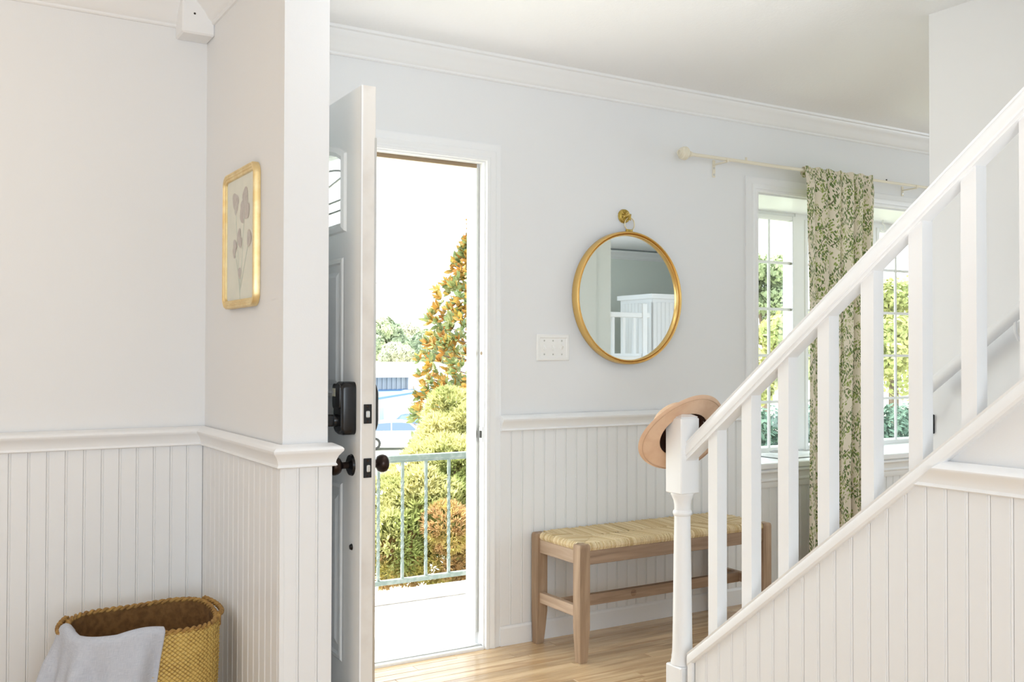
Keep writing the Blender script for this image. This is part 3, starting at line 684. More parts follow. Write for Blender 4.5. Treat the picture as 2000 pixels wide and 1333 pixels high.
# sloped cap on the side wall
ck = [(2.158, 0), (2.161, -.006), (2.158, -.014), (2.158, -.036), (2.162, -.044), (2.172, -.046), (2.250, -.046), (2.262, -.036), (2.262, -.006), (2.258, 0)]
capz = lambda yv: .553+(2.10-yv)*.806
fr = [(Vector((0, yv, capz(yv))), Vector((1, 0, 0)), Vector((0, 0, 1))) for yv in (2.449, .7)]
obj('sloped_cap', MB().sweep(ck, fr), TRIM, bal, smooth=30)
obj('end_trim', MB().box(2.160, 2.26, 2.428, 2.449, 0, capz(2.449)-.012, .002), TRIM, bal)
for k in range(11):
    yc = 2.349-.1482*k; hw = .0205
    zb0, zt0 = capz(yc), railz(yc)-.062
    vs = []
    for zf in ((lambda q: capz(q)-.01), (lambda q: railz(q)-.058)):
        vs += [(2.1785, yc-hw, zf(yc-hw)), (2.1785+2*hw, yc-hw, zf(yc-hw)), (2.1785+2*hw, yc+hw, zf(yc+hw)), (2.1785, yc+hw, zf(yc+hw))]
    obj('baluster', MB().add(vs, [(0, 3, 2, 1), (4, 5, 6, 7), (0, 1, 5, 4), (1, 2, 6, 5), (2, 3, 7, 6), (3, 0, 4, 7)]), TRIM, bal)
# steps behind the side wall
st = MB()
for k in range(11):
    y1 = 2.40-.235*k; st.box(2.245, 3.195, y1-.26, y1, .19*k+.001 if k else .001, .19*(k+1))
S('floor_stairs', st, TRIM, 'white painted stair steps rising behind the balustrade', 'stairs')

# wall-side handrail
wr = empty('wall_handrail', (3.13, 2.25, 1.1), 'round white wall handrail behind the balusters', 'handrail')
wz = lambda yv: 1.122+(2.254-yv)*.785
obj('rail', MB().tube([(3.13, 2.262, wz(2.262)), (3.13, 1.6, wz(1.6)), (3.13, .9, wz(.9))], .0225, 14), TRIM, wr, smooth=40)
for yv, m_ in ((2.292, BLACK), (1.93, TRIM)):
    obj('bracket', MB().tube([(3.198, yv, wz(yv)-.085), (3.15, yv, wz(yv)-.085), (3.132, yv, wz(yv)-.06), (3.13, yv, wz(yv)-.02)], .006, 8).box(3.190, 3.1995, yv-.011, yv+.011, wz(yv)-.14, wz(yv)-.07, .002), m_, wr, 'dark metal rail bracket' if m_ is BLACK else None)
sw2 = obj('wall_plate', MB().box(3.188, 3.1995, 1.90, 1.965, 1.300, 1.352, .003), PLAST, None, 'white wall plate tucked below the stair wall handrail', 'wall plate')

# ------------------------------------------------------------------ hat on the newel
vr = (Vector((NX, NY, .97))-Vector((0, 0, H))).normalized()
hn = (-.72*vr+.69*(.6*Rr-.8*Ur)).normalized()
hc = Vector((0, 0, H))+((F+Rr*((1335-1000)/1931.5)-Ur*((849-666.5)/1931.5)).normalized()*3.375)
hat = empty('hat', hc, 'tan felt wide brimmed hat hung on the newel post', 'hat')
ax = (Rr*.8+Ur*.6); ax = (ax-hn*ax.dot(hn)).normalized(); ay = hn.cross(ax)
def hp(r, a, h, sq=.94): return hc+ax*(r*math.cos(a))+ay*(r*sq*math.sin(a))+hn*h
def hgrid(fn, nu, nv): return MB().grid(fn, nu, nv)
def brim(u, v):
    a = 2*PI*u; w = math.cos(2*a)
    if v <= .5: r = .089+(.160-.089)*(v*2); h = .0015
    else: r = .160-(.160-.089)*(v*2-1); h = -.0035
    t = (r-.089)/.071
    return hp(r, a, h+.012*t*t*w*-1+(.010*max(0, (t-.82)/.18)**2)*-1)
obj('brim', hgrid(brim, 72, 16), FELT, hat, smooth=60)
def crown(u, v):
    a = 2*PI*u; prof = [(.0885, 0), (.087, .03), (.083, .06), (.074, .085), (.064, .100), (.050, .104), (.03, .096), (.0, .090)]
    t = v*(len(prof)-1); i = min(int(t), len(prof)-2); f_ = t-i
    r = prof[i][0]*(1-f_)+prof[i+1][0]*f_; h = prof[i][1]*(1-f_)+prof[i+1][1]*f_
    return hp(r+.0025, a, -h, .94-.12*min(1, h/.1))
obj('crown', hgrid(crown, 48, 28), FELT, hat, smooth=60)
obj('lining', hgrid(lambda u, v: hc+(Vector(crown(u, v))-hc)*.965+hn*.0, 48, 20), FELTD, hat, 'dark brown lining inside the hat', smooth=60)
obj('sweatband', hgrid(lambda u, v: hp(.086, 2*PI*u, -.001-.03*v), 48, 3), FELTD, hat, smooth=True)
obj('label_tag', hgrid(lambda u, v: hp(.083, -.35+.12*u, -.006-.012*v), 3, 2), mat('hat_tag', (.75, .72, .68), .7), hat, 'tiny pale tag inside the hat')
obj('brim_stitch', MB().tube([hp(.150, 2*PI*q/72, .0025-.012*.76*math.cos(4*PI*q/72)-.0005) for q in range(72)], .0011, 5, True), mat('hat_stitch', (.58, .38, .25), .9), hat)

# ------------------------------------------------------------------ bench
BX0, BX1, BY0, BY1, BH = 2.297, 3.362, 3.240, 3.600, .474
bench = empty('bench', ((BX0+BX1)/2, (BY0+BY1)/2, 0), 'weathered pine bench with woven rush seat against the beadboard', 'bench')
lw = .049
def leg(x, y, sx, sy):
    # sx,sy: direction towards the middle of the bench (the inner faces taper at the foot)
    m_ = MB(); lv = [(0, .74), (.004, .77), (.05, .86), (.14, 1), (BH-.012, 1), (BH-.003, .93), (BH, .78)]
    vs = []
    for i, (z, t) in enumerate(lv):
        for a, b in ((0, 0), (1, 0), (1, 1), (0, 1)):
            if z > .3:
                xx = x+sx*(lw*.5+(a-.5)*lw*t); y2 = y+sy*(lw*.5+(b-.5)*lw*t)
            else:
                xx = x+sx*(a*lw*t+(.0 if a else (1-t)*.012)); y2 = y+sy*(b*lw*t+(0 if b else (1-t)*.012))
            vs.append((xx, y2, z))
    fs = [(i*4+j, i*4+(j+1) % 4, (i+1)*4+(j+1) % 4, (i+1)*4+j) for i in range(len(lv)-1) for j in range(4)]+[(3, 2, 1, 0), tuple(range(4*len(lv)-4, 4*len(lv)))]
    if sx*sy < 0: fs = [tuple(reversed(f)) for f in fs]
    return m_.add(vs, fs)
for x, y, sx, sy in ((BX0, BY0, 1, 1), (BX0, BY1, 1, -1), (BX1, BY0, -1, 1), (BX1, BY1, -1, -1)):
    obj('leg', leg(x, y, sx, sy), PINE_Z, bench)
za, zb = .391, .447
obj('apron', MB().box(BX0+lw-.003, BX1-lw+.003, BY0+.006, BY0+.030, za, zb, .002), PINE_X, bench)
obj('apron', MB().box(BX0+lw-.003, BX1-lw+.003, BY1-.030, BY1-.006, za, zb, .002), PINE_X, bench)
obj('apron', MB().box(BX0+.010, BX0+.034, BY0+lw-.003, BY1-lw+.003, za, zb, .002), PINE_Y, bench)
obj('apron', MB().box(BX1-.034, BX1-.010, BY0+lw-.003, BY1-lw+.003, za, zb, .002), PINE_Y, bench)
obj('stretcher', MB().box(BX0+.010, BX0+.036, BY0+lw-.006, BY1-lw+.006, .178, .222, .002), PINE_Y, bench)
obj('stretcher', MB().box(BX1-.036, BX1-.010, BY0+lw-.006, BY1-lw+.006, .178, .222, .002), PINE_Y, bench)
ls = obj('stretcher', MB().box(BX0+.036, BX1-.036, 3.407, 3.433, .177, .223, .002), PINE_X, bench)
kx = 2.70
obj('wood_knot', MB().lathe([(0, -.0012), (.004, -.0012), (.009, -.0008), (.015, -.0002), (.016, .001)], (kx, 3.407, .203), 16, 'y'), wood('pine_knot', (.36, .22, .13), (.18, .10, .06), 0, .6, 60), ls, 'dark wood knot')
# rush seat: cords over the four rails, meeting on the diagonals
ru = MB(); sx0, sx1, sy0, sy1 = BX0+.012, BX1-.012, BY0+.004, BY1-.004
rail_half = (sy1-sy0)/2; zt = .476
def cord(p_edge, p_in, outv, side, w, jit):
    """a half-round cord from the inner meeting line over the rail edge and down its face"""
    e = Vector(p_edge); i_ = Vector(p_in); ov = Vector(outv); sv = Vector(side)
    L = (e-i_).length
    if L < .006: return
    path = [(i_+Vector((0, 0, zt-.007+jit)), Vector((0, 0, 1))), (i_+(e-i_)*.55+Vector((0, 0, zt-.002+jit)), Vector((0, 0, 1))), (e-ov*min(.012, L*.4)+Vector((0, 0, zt+jit)), (Vector((0, 0, 1))+ov*.2).normalized()),
            (e-ov*.002+Vector((0, 0, zt-.008)), (ov+Vector((0, 0, .8))).normalized()), (e+ov*.001+Vector((0, 0, zt-.018)), ov), (e-ov*.004+Vector((0, 0, zt-.029)), ov)]
    vs = []
    for p, nn in path:
        for s_, h in ((-.5, -.002), (-.28, .0018), (.28, .0018), (.5, -.002)): vs.append(p+sv*(w*s_)+nn*(h+jit))
    fs = [(r*4+j, r*4+j+1, (r+1)*4+j+1, (r+1)*4+j) for r in range(len(path)-1) for j in range(3)]
    ru.add(vs, fs)
cw = .0066
x = sx0+cw/2
while x < sx1:
    din = min(x-sx0, sx1-x, rail_half)
    j = rnd.uniform(-.0012, .0012)
    ym = (sy0+sy1)/2
    inset = BX0+lw < x < BX1-lw
    if inset:
        cord((x, sy0, 0), (x+rnd.uniform(-.002, .002), sy0+din, 0), (0, -1, 0), (1, 0, 0), cw, j)
        cord((x, sy1, 0), (x+rnd.uniform(-.002, .002), sy1-din, 0), (0, 1, 0), (-1, 0, 0), cw, -j)
    x += cw
y = sy0+cw/2
while y < sy1:
    din = min(y-sy0, sy1-y, rail_half); j = rnd.uniform(-.0012, .0012)
    if BY0+lw < y < BY1-lw:
        cord((sx0, y, 0), (sx0+din, y, 0), (-1, 0, 0), (0, -1, 0), cw, j)
        cord((sx1, y, 0), (sx1-din, y, 0), (1, 0, 0), (0, 1, 0), cw, -j)
    y += cw
obj('rush_seat', ru, RUSH, bench, 'woven rush seat of pale straw cords', kind='stuff')
obj('seat_board', MB().box(BX0+.02, BX1-.02, BY0+.02, BY1-.02, .446, .462), RUSHD, bench)

# ------------------------------------------------------------------ mirror, hook, switch plate, picture
MC = (2.829, 1.500); MR = .306
mir = empty('mirror', (MC[0], YW, MC[1]), 'large round gold framed mirror hanging above the bench', 'mirror')
D = lambda t: YW-.002-t
fp = [(MR, D(.0)), (MR, D(.030)), (MR-.003, D(.036)), (MR-.008, D(.038)), (MR-.011, D(.034)), (MR-.013, D(.026)), (MR-.015, D(.031)), (MR-.019, D(.031)), (MR-.020, D(.026)), (MR-.021, D(.016))]
obj('frame', MB().lathe(fp, (MC[0], 0, MC[1]), 96, 'y'), GOLD, mir, smooth=35)
obj('glass', MB().add([(MC[0]+(MR-.0205)*math.cos(2*PI*q/96), D(.017), MC[1]+(MR-.0205)*math.sin(2*PI*q/96)) for q in range(96)], [tuple(range(96))]), MIRR, mir, 'silvered mirror glass')
obj('hanger', MB().box(MC[0]-.018, MC[0]+.018, D(.028), D(.014), MC[1]+MR-.004, MC[1]+MR+.010, .003), BRASS, mir)
rc = (MC[0]+.002, D(.021), MC[1]+MR+.034)
obj('ring', MB().tube([(rc[0]+.028*math.sin(a), rc[1], rc[2]+.030*math.cos(a)) for a in [q*PI/16 for q in range(32)]], .0026, 8, True), WIRE, mir, smooth=True)
hkm = empty('wall_hook', (2.814, YW, 1.878), 'round antique brass rosette hook on the wall above the mirror', 'hook')
hr = [(0, D(.018)), (.006, D(.018)), (.009, D(.013)), (.016, D(.011)), (.022, D(.014)), (.027, D(.013)), (.031, D(.008)), (.033, D(-.002))]
rose = MB().lathe(hr, (2.814, 0, 1.878), 32, 'y')
obj('rosette', rose, BRASS, hkm, smooth=50)
for q_ in range(10):
    a = 2*PI*q_/10
    obj('petal', MB().tube([(2.814+r_*math.cos(a), D(hh), 1.878+r_*math.sin(a)) for r_, hh in ((.007, .015), (.013, .0145), (.019, .0145), (.024, .013))], [.0012, .003, .0032, .0015], 6), BRASS, hkm, smooth=True)
obj('hook_arm', MB().tube([(2.822, D(.012), 1.874), (2.825, D(.026), 1.866), (2.828, D(.030), 1.856), (2.828, D(.030), 1.872), (2.832, D(.028), 1.885)], .0035, 8), BRASS, hkm, smooth=True)
spl = empty('light_switch', (2.421, YW, 1.269), 'white triple light switch plate left of the mirror', 'light switch')
sp = MB()
for (x0, x1, z0, z1, y_) in ((2.335, 2.507, 1.211, 1.327, .0005),): pass
rings = [(0, 0), (0, .004), (.004, .0075), (.014, .0075), (.018, .0045)]
vs = []
for ins, h in rings:
    for a, b in ((2.335+ins, 1.211+ins), (2.507-ins, 1.211+ins), (2.507-ins, 1.327-ins), (2.335+ins, 1.327-ins)): vs.append((a, YW-h, b))
sp.add(vs, [(r*4+j, r*4+(j+1) % 4, (r+1)*4+(j+1) % 4, (r+1)*4+j) for r in range(4) for j in range(4)]+[(16, 17, 18, 19)])
obj('plate', sp, PLAST, spl)
for i in range(3):
    X = 2.421+(i-1)*.046
    up = 1 if i == 2 else -1
    tg = obj('toggle', MB().add([(X-.005, YW-.004, 1.259), (X+.005, YW-.004, 1.259), (X+.005, YW-.004, 1.281), (X-.005, YW-.004, 1.281),
        (X-.004, YW-.015, 1.270+up*.009-.004), (X+.004, YW-.015, 1.270+up*.009-.004), (X+.004, YW-.015, 1.270+up*.009+.004), (X-.004, YW-.015, 1.270+up*.009+.004)],
        [(0, 1, 5, 4), (1, 2, 6, 5), (2, 3, 7, 6), (3, 0, 4, 7), (4, 5, 6, 7)]), PLAST, spl)
    for dz in (-.030, .030): obj('screw', MB().lathe([(0, -.0062), (.0035, -.0058), (.004, -.004)], (X, YW, 1.269+dz), 10, 'y'), STEEL, spl)

pf = empty('picture_frame', (XP0, 3.155, 1.608), 'gilt picture frame with faded botanical print on the partition wall', 'picture')
PY0, PY1, PZ0, PZ1 = 2.975, 3.332, 1.386, 1.832; rr = .040
ring = []
for cy, cz, a0 in ((PY1-rr, PZ1-rr, 0), (PY0+rr, PZ1-rr, 90), (PY0+rr, PZ0+rr, 180), (PY1-rr, PZ0+rr, 270)):
    for q_ in range(9):
        a = math.radians(a0+90*q_/8); ring.append(((cy, cz), (math.cos(a), math.sin(a))))
FP = [(0, .0005), (0, .016), (-.003, .021), (-.007, .022), (-.010, .019), (-.012, .020), (-.016, .020), (-.018, .017), (-.021, .0175), (-.025, .0165), (-.028, .010)]
fr = []
for (c, nv) in ring+[ring[0]]:
    fr.append((Vector((XP0, c[0]+rr*nv[0], c[1]+rr*nv[1])), Vector((0, nv[0], nv[1])), Vector((-1, 0, 0))))
obj('frame', MB().sweep(FP, fr, caps=False, closed=False), FRAMEG, pf, smooth=40)
pp = obj('print', MB().add([(XP0-.0105, c[0]+(rr-.024)*nv[0], c[1]+(rr-.024)*nv[1]) for c, nv in ring], [tuple(range(len(ring)))]), PAPER, pf, 'cream paper with faded mauve flowers')
stm = MB()
BLOBN = [0]
def blob(cy, cz, ry, rz, rot, target):
    vs = []; BLOBN[0] += 1; bx_ = XP0-.0112-.00012*BLOBN[0]
    for q_ in range(18):
        a = 2*PI*q_/18; k_ = 1+.12*math.sin(3*a+cy*90); u, w = ry*k_*math.cos(a), rz*k_*math.sin(a)
        vs.append((bx_, cy+u*math.cos(rot)-w*math.sin(rot), cz+u*math.sin(rot)+w*math.cos(rot)))
    obj('blossom', target.add(vs, [tuple(range(18))]), PETAL, pp)
cyc = 3.155
for dy, z, ry, rz, rot in ((.055, 1.735, .036, .026, .3), (.048, 1.712, .020, .022, 0), (-.055, 1.738, .030, .027, .2), (-.045, 1.700, .042, .030, .6), (-.078, 1.690, .024, .024, 0), (-.02, 1.675, .03, .016, .8),
                           (.012, 1.615, .020, .026, .2), (-.002, 1.595, .022, .016, 0), (-.10, 1.60, .022, .026, .1), (.055, 1.590, .022, .018, .5), (.062, 1.570, .016, .02, 0), (.0, 1.498, .018, .018, .3)):
    blob(cyc+dy, z, ry, rz, rot, MB())
for pts in (((.055, 1.72), (.03, 1.6), (.0, 1.42)), ((-.05, 1.70), (-.03, 1.58), (.0, 1.42)), ((.06, 1.58), (.02, 1.5), (.0, 1.44)), ((-.10, 1.60), (-.05, 1.52), (-.01, 1.45)), ((.0, 1.5), (.0, 1.45), (.0, 1.40))):
    stm.tube([(XP0-.0108, cyc+a, z) for a, z in pts], .0016, 5)
obj('stem_print', stm, STEMI, pp)
obj('glazing', MB().add([(XP0-.0142, c[0]+(rr-.025)*nv[0], c[1]+(rr-.025)*nv[1]) for c, nv in ring], [tuple(range(len(ring)))]), GLASS, pf)

# ------------------------------------------------------------------ basket and throw
BC = Vector((.630, 3.235, 0)); BRX, BRY, BHT = .218, .185, .408
bas = empty('basket', BC, 'tall woven seagrass basket with dark braided rim in the corner', 'basket')
def rimz(a): return BHT+.010*math.cos(a-.9)+.006*math.sin(3*a)
def bshape(a, t, off=0):
    e = 2.6; ca, sa = math.cos(a), math.sin(a)
    r = (abs(ca)**e+abs(sa)**e)**(-1/e)
    k_ = .90+.10*t+.03*math.sin(PI*t)
    return BC+Vector(((BRX*k_+off)*r*ca, (BRY*k_+off)*r*sa, 0))
NU, NV = 300, 96
def bw(u, v):
    a = 2*PI*u; iu, iv = int(u*NU+.5), int(v*NV+.5)
    # diagonal plait: raised strands running down-right, crossed by the opposite ones
    s1 = math.sin(2*PI*(u*44+v*15)); s2 = math.sin(2*PI*(u*44-v*15))
    h = .0085*max(s1, 0)**.6*(.55+.45*s2)+.0065*max(-s1, 0)**.6*(.5-.5*s2)
    p = bshape(a, v, h); p.z = v*rimz(a); return p
bmb = MB().grid(bw, NU, NV, lambda u, v: (u*44+v*15, u*44-v*15))
bmb.uv += [(0, 0)]*41
bmb.add([BC+Vector((0, 0, .004))]+[tuple(bshape(2*PI*q/40, 0)+Vector((0, 0, .004))) for q in range(40)], [(0, 1+(q+1) % 40, 1+q) for q in range(40)])
obj('body', bmb, SEA, bas, smooth=True)
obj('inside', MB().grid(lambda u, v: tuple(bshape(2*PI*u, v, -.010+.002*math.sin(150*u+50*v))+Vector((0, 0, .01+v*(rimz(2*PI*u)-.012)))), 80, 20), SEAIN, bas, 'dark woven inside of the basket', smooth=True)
rim = MB()
for s_ in (0, PI):
    rim.tube([tuple(bshape(2*PI*q/220, 1, -.004+.0045*math.cos(q*.9+s_))+Vector((0, 0, rimz(2*PI*q/220)+.0045*math.sin(q*.9+s_)))) for q in range(220)], .0055, 6, True)
obj('braided_rim', rim, SEAD, bas, 'dark braided seagrass rim', smooth=True)
def handle(a0, spread, name):
    hb = MB(); pts = []
    for q in range(25):
        t = q/24; a = a0+spread*(t-.5)*2
        p = bshape(a, 1, .004+.018*math.sin(PI*t)); p.z = rimz(a)+.004-.010*math.sin(PI*t)+.006; pts.append(p)
    for s_ in (0, PI*2/3, PI*4/3):
        hb.tube([tuple(p+Vector((.0045*math.cos(q*1.1+s_), 0, .0045*math.sin(q*1.1+s_)))) for q, p in enumerate(pts)], .0048, 6)
    hb.tube([tuple(pts[0]+Vector((0, 0, -.035))), tuple(pts[0])], .007, 6); hb.tube([tuple(pts[-1]+Vector((0, 0, -.035))), tuple(pts[-1])], .007, 6)
    obj('handle', hb, SEAD, bas, 'twisted brown rope handle', smooth=True)
handle(.05, .42, 'r'); handle(PI-.1, .40, 'l')
# throw over the front-left of the rim
TA0, TA1 = PI-.05, PI*1.5+.10
def thr(u, v):
    a = TA0+(TA1-TA0)*u
    fold = .014*math.sin(u*17+.6)+.008*math.sin(u*31)
    if v < .16:      # hangs inside
        t = v/.16; p = bshape(a, 1, -.016-.006*math.sin(u*23)); p.z = rimz(a)+.012-.10*(1-t)+.004*math.sin(11*u)
        return tuple(p)
    if v < .24:      # over the rim
        t = (v-.16)/.08; p = bshape(a, 1, -.016+.036*t); p.z = rimz(a)+.012+.010*math.sin(PI*t)+.008*max(0, math.sin(u*9+.3)); return tuple(p)
    t = (v-.24)/.76
    p = bshape(a, 1, .020+.016*t+fold*min(1, t*4)*(.6+t))
    p.x += -.10*t*(1-u)**1.5-.05*t*u*1.0; p.y += -.02*t*(1-u)
    p.z = rimz(a)+.012-t*(.36)+.004*math.sin(9*u)*(1-t); return tuple(p)
throw = obj('throw_blanket', MB().grid(thr, 90, 60, lambda u, v: (u, v)), LINEN, None, 'pale grey blue linen throw draped over the basket rim', 'throw blanket', smooth=True)
sm = throw.modifiers.new('thickness', 'SOLIDIFY'); sm.thickness = .004; sm.offset = 1

# ------------------------------------------------------------------ room seen only in the mirror
hw = S('wall_half', MB().box(6.76, 8.19, -1.55, -1.0, 0, 1.84).box(6.735, 8.19, -1.58, -.975, 1.84, 1.89), TRIM, 'tall white beadboard half wall reflected in the mirror', 'half wall')
boards(hw, (6.765, -1.0, 0), (1, 0, 0), (0, 1, 0), 24, 0, 1.80)
boards(hw, (6.76, -1.005, 0), (0, -1, 0), (-1, 0, 0), 9, 0, 1.80)
lr = empty('landing_rail', (5.9, -.4, 1.22), 'small white railing with post reflected in the mirror', 'railing')
obj('post', MB().box(6.12, 6.18, -.43, -.37, 1.22, 1.74, .004), TRIM, lr); obj('top_rail', MB().box(5.45, 6.22, -.425, -.375, 1.60, 1.65, .006), TRIM, lr)
obj('bottom_rail', MB().box(5.45, 6.2, -.42, -.38, 1.222, 1.25), TRIM, lr)
for k in range(5): obj('baluster', MB().box(5.50+.13*k, 5.53+.13*k, -.415, -.385, 1.25, 1.60), TRIM, lr)
S('wall_landing', MB().box(5.4, 6.25, -.5, -.3, 0, 1.22), TRIM, 'low white wall carrying the reflected railing', 'half wall')

# ------------------------------------------------------------------ outdoors
def gz(yv):
    if yv < 5.3: return -.42
    if yv < 45: return -.42-3.13*(yv-5.3)/39.7
    return -3.55
GRASS = mat('lawn_grass', (.45, .455, .35), .9, var=(3, (.53, .52, .42), .4, .65), bump=(30, .8))
gm = MB()
ys = [3.9, 5.3, 8, 12, 20, 30, 45, 70, 140]
for a, b in zip(ys[:-1], ys[1:]): gm.add([(-80, a, gz(a)-.02), (140, a, gz(a)-.02), (140, b, gz(b)-.02), (-80, b, gz(b)-.02)], [(0, 1, 2, 3)])
obj('lawn', gm, GRASS, None, 'pale sunlit lawn sloping away beyond the porch railing', 'lawn', kind='structure')
po = S('porch', MB().box(-1.5, 3.6, YO, 5.05, -.4, -.10), CONC, 'sunlit pale concrete porch slab outside the door', 'porch')
obj('curb', MB().box(-1.5, 3.6, 4.86, 5.06, -.099, -.072, .006), CONC, po)
S('roof', MB().box(-4, 9, YO+.005, 5.42, 2.62, 2.78), TRIM, 'porch roof overhang above the doorway', 'roof')
rl = empty('porch_railing', (2.5, 5.10, -.1), 'sage green wrought iron porch railing with twisted balusters', 'railing')
YRl = 5.10
obj('top_rail', MB().box(.4, 3.55, YRl-.02, YRl+.02, .640, .668, .004).box(.4, 3.55, YRl-.012, YRl+.012, .628, .640), RAILG, rl)
obj('bottom_rail', MB().box(.4, 3.55, YRl-.016, YRl+.016, -.052, -.026, .003), RAILG, rl)
for x in (.45, 3.45): obj('post', MB().box(x-.018, x+.018, YRl-.018, YRl+.018, -.1, .66, .003), RAILG, rl)
tw = MB(); fr = []
for q in range(61):
    z = -.028+.658*q/60; a = max(0, min(1, (z-.05)/.5))*PI*5
    fr.append(((0, 0, z), Vector((math.cos(a), math.sin(a), 0))*.0075, Vector((-math.sin(a), math.cos(a), 0))*.0075))
tw.sweep([(-1, -1), (1, -1), (1, 1), (-1, 1)], fr)
tw0 = None
for k in range(20):
    X = 2.240-.1475*11+.1475*k
    if X > 3.4: break
    if tw0 is None: tw0 = obj('baluster', tw, RAILG, rl, local=True); tw0.location = Vector((X, YRl, 0))-Vector((2.5, 5.10, -.1))
    else: copy(tw0, rl, Vector((X, YRl, 0))-Vector((2.5, 5.10, -.1)))

def unit():
    while True:
        v = Vector((rnd.uniform(-1, 1), rnd.uniform(-1, 1), rnd.uniform(-1, 1)))
        if .05 < v.length < 1: return v.normalized()
def leaf_cloud(blobs, n, size, jit=.25, aspect=.5, biased=.6):
    """small folded leaf blades spread over the surfaces of overlapping crowns"""
    mb = MB(); wts = [b[1]**2 for b in blobs]
    for _ in range(n):
        c, r, sz = rnd.choices(blobs, wts)[0]
        d_ = unit(); rad = r*(1-abs(rnd.gauss(0, jit)))
        nz_ = noise.noise((Vector(c)+d_*r)*1.7/r); p = Vector(c)+Vector((d_.x*rad, d_.y*rad, d_.z*rad*sz))*(1+.18*nz_)
        nn = (d_*biased+unit()*(1-biased)).normalized(); t = nn.cross(unit()).normalized(); b_ = nn.cross(t)
        s_ = size*rnd.uniform(.6, 1.3)
        mb.add([p-t*s_, p+b_*s_*aspect+nn*s_*.1, p+t*s_, p-b_*s_*aspect+nn*s_*.1], [(0, 1, 2, 3)])
    return mb
def needle_cloud(blobs, n, size):
    mb = MB(); wts = [b[1]**2 for b in blobs]
    for _ in range(n):
        c, r, sz = rnd.choices(blobs, wts)[0]
        d_ = unit()
        if d_.y > .55: continue
        nz_ = noise.noise((Vector(c)+d_*r)*7)
        p = Vector(c)+Vector((d_.x, d_.y, d_.z*sz))*r*(1+.20*nz_-abs(rnd.gauss(0, .07)))
        up = (d_+Vector((0, 0, .55))+unit()*.25).normalized()
        for k in range(6):
            t = (up+unit()*.75).normalized(); q = t.cross(unit()).normalized()*size*.10; L = size*rnd.uniform(.7, 1.2)
            mb.add([p-q, p+t*L*.5+q*1.2, p+t*L, p+t*L*.5-q*1.2], [(0, 1, 2, 3)])
    return mb
def at(px, py, Y):
    d_ = F+Rr*((px-1000)/1931.5)-Ur*((py-666.5)/1931.5); return Vector((0, 0, H))+d_*(Y/d_.y)

CONIF = mat('golden_conifer', (.60, .57, .28), .7, var=(2.2, (.34, .39, .14), .44, .62), trans=.4)
CONIFB = mat('browned_conifer', (.50, .33, .16), .8, var=(5, (.50, .45, .14), .45, .62), trans=.3)
BARK = mat('bark', (.16, .11, .08), .9, bump=(40, .8))
sh = empty('conifer_shrub', (3.7, 6.9, gz(6.9)), 'golden green conifer shrub filling the view behind the porch railing', 'shrub')
bl = []
for px, py, pr_, Yv in ((876, 812, 48, 7.2), (908, 850, 58, 7.0), (868, 868, 54, 7.0), (822, 935, 56, 6.8), (880, 930, 74, 6.7), (772, 992, 58, 6.7), (835, 1000, 70, 6.5), (905, 1010, 70, 6.5), (940, 930, 70, 6.8), (745, 1040, 55, 6.6), (960, 860, 66, 7.1), (980, 1000, 80, 6.6), (775, 1060, 55, 6.4)):
    p = at(px, py, Yv); bl.append((tuple(p), pr_/250*1.0, 1.05))
obj('foliage', needle_cloud(bl, 17000, .062), CONIF, sh, kind='stuff')
bl2 = []
for px, py, pr_, Yv in ((790, 1090, 48, 6.4), (850, 1085, 50, 6.3), (905, 1080, 55, 6.3), (875, 1030, 42, 6.15), (745, 1100, 40, 6.4), (960, 1080, 60, 6.4)):
    p = at(px, py, Yv); bl2.append((tuple(p), pr_/260, 1.0))
obj('lower_foliage', needle_cloud(bl2, 4200, .05), CONIFB, sh, 'browned twiggy lower foliage', kind='stuff')
p = at(893, 1110, 6.6)
tk = MB().tube([(p.x, p.y, gz(6.6)-.05), (p.x+.02, p.y, .1), (p.x-.02, p.y+.15, .6)], [.055, .05, .02], 8)
for q in range(14):
    e = Vector(rnd.choice(bl)[0]); tk.tube([(p.x, p.y, -.15+.03*q), tuple((Vector((p.x, p.y, 0))+e)/2+Vector((0, 0, .02*q-.1))), tuple(e)], [.018, .012, .005], 5)
obj('trunk', tk, BARK, sh)

# magnolia
MAGG = mat('magnolia_green', (.13, .19, .08), .35, var=(4, (.27, .30, .12), .4, .6), trans=.15)
MAGB = mat('magnolia_brown', (.36, .17, .035), .55, var=(4, (.42, .29, .06), .4, .62), trans=.15)
mg = empty('magnolia_tree', (9.05, 16, gz(16)), 'magnolia tree with orange brown leaves rising behind the shrub', 'tree')
def leaf_mesh(name, m_):
    b_ = MB(); vs = []
    for t, w in ((0, .01), (.25, .17), (.55, .2), (.8, .13), (1, .0)):
        for s_ in (-1, 0, 1): vs.append((t, s_*w, .05*abs(s_)-.12*t*t+.02*math.sin(3*t)))
    b_.add(vs, [(r*3+j, r*3+j+1, (r+1)*3+j+1, (r+1)*3+j) for r in range(4) for j in range(2)])
    return mesh(name, b_, m_, True)
lmg, lmb = leaf_mesh('leaf', MAGG), leaf_mesh('leaf', MAGB)
leaves = []
axis = Vector((9.05, 16, 0))
def rad(z): return min(1.22, 1.50-.29*z) if z < 2.4 else max(.12, .80-.60*(z-2.4))
for _ in range(1100):
    z = -.9+4.65*rnd.random()**1.2; a = rnd.uniform(0, 2*PI)
    if math.cos(a) > .75: continue
    rr_ = rad(z)*(1-min(.9, abs(rnd.gauss(0, .3))))
    tip = axis+Vector((rr_*math.cos(a), rr_*math.sin(a), z)); outv = Vector((math.cos(a), math.sin(a), .7)).normalized()
    br = rnd.random() < .5
    for k in range(7):
        dd = (outv+unit()*.95).normalized(); L = rnd.uniform(.12, .215)
        leaves.append((tip, dd, L, br if rnd.random() < .8 else not br))
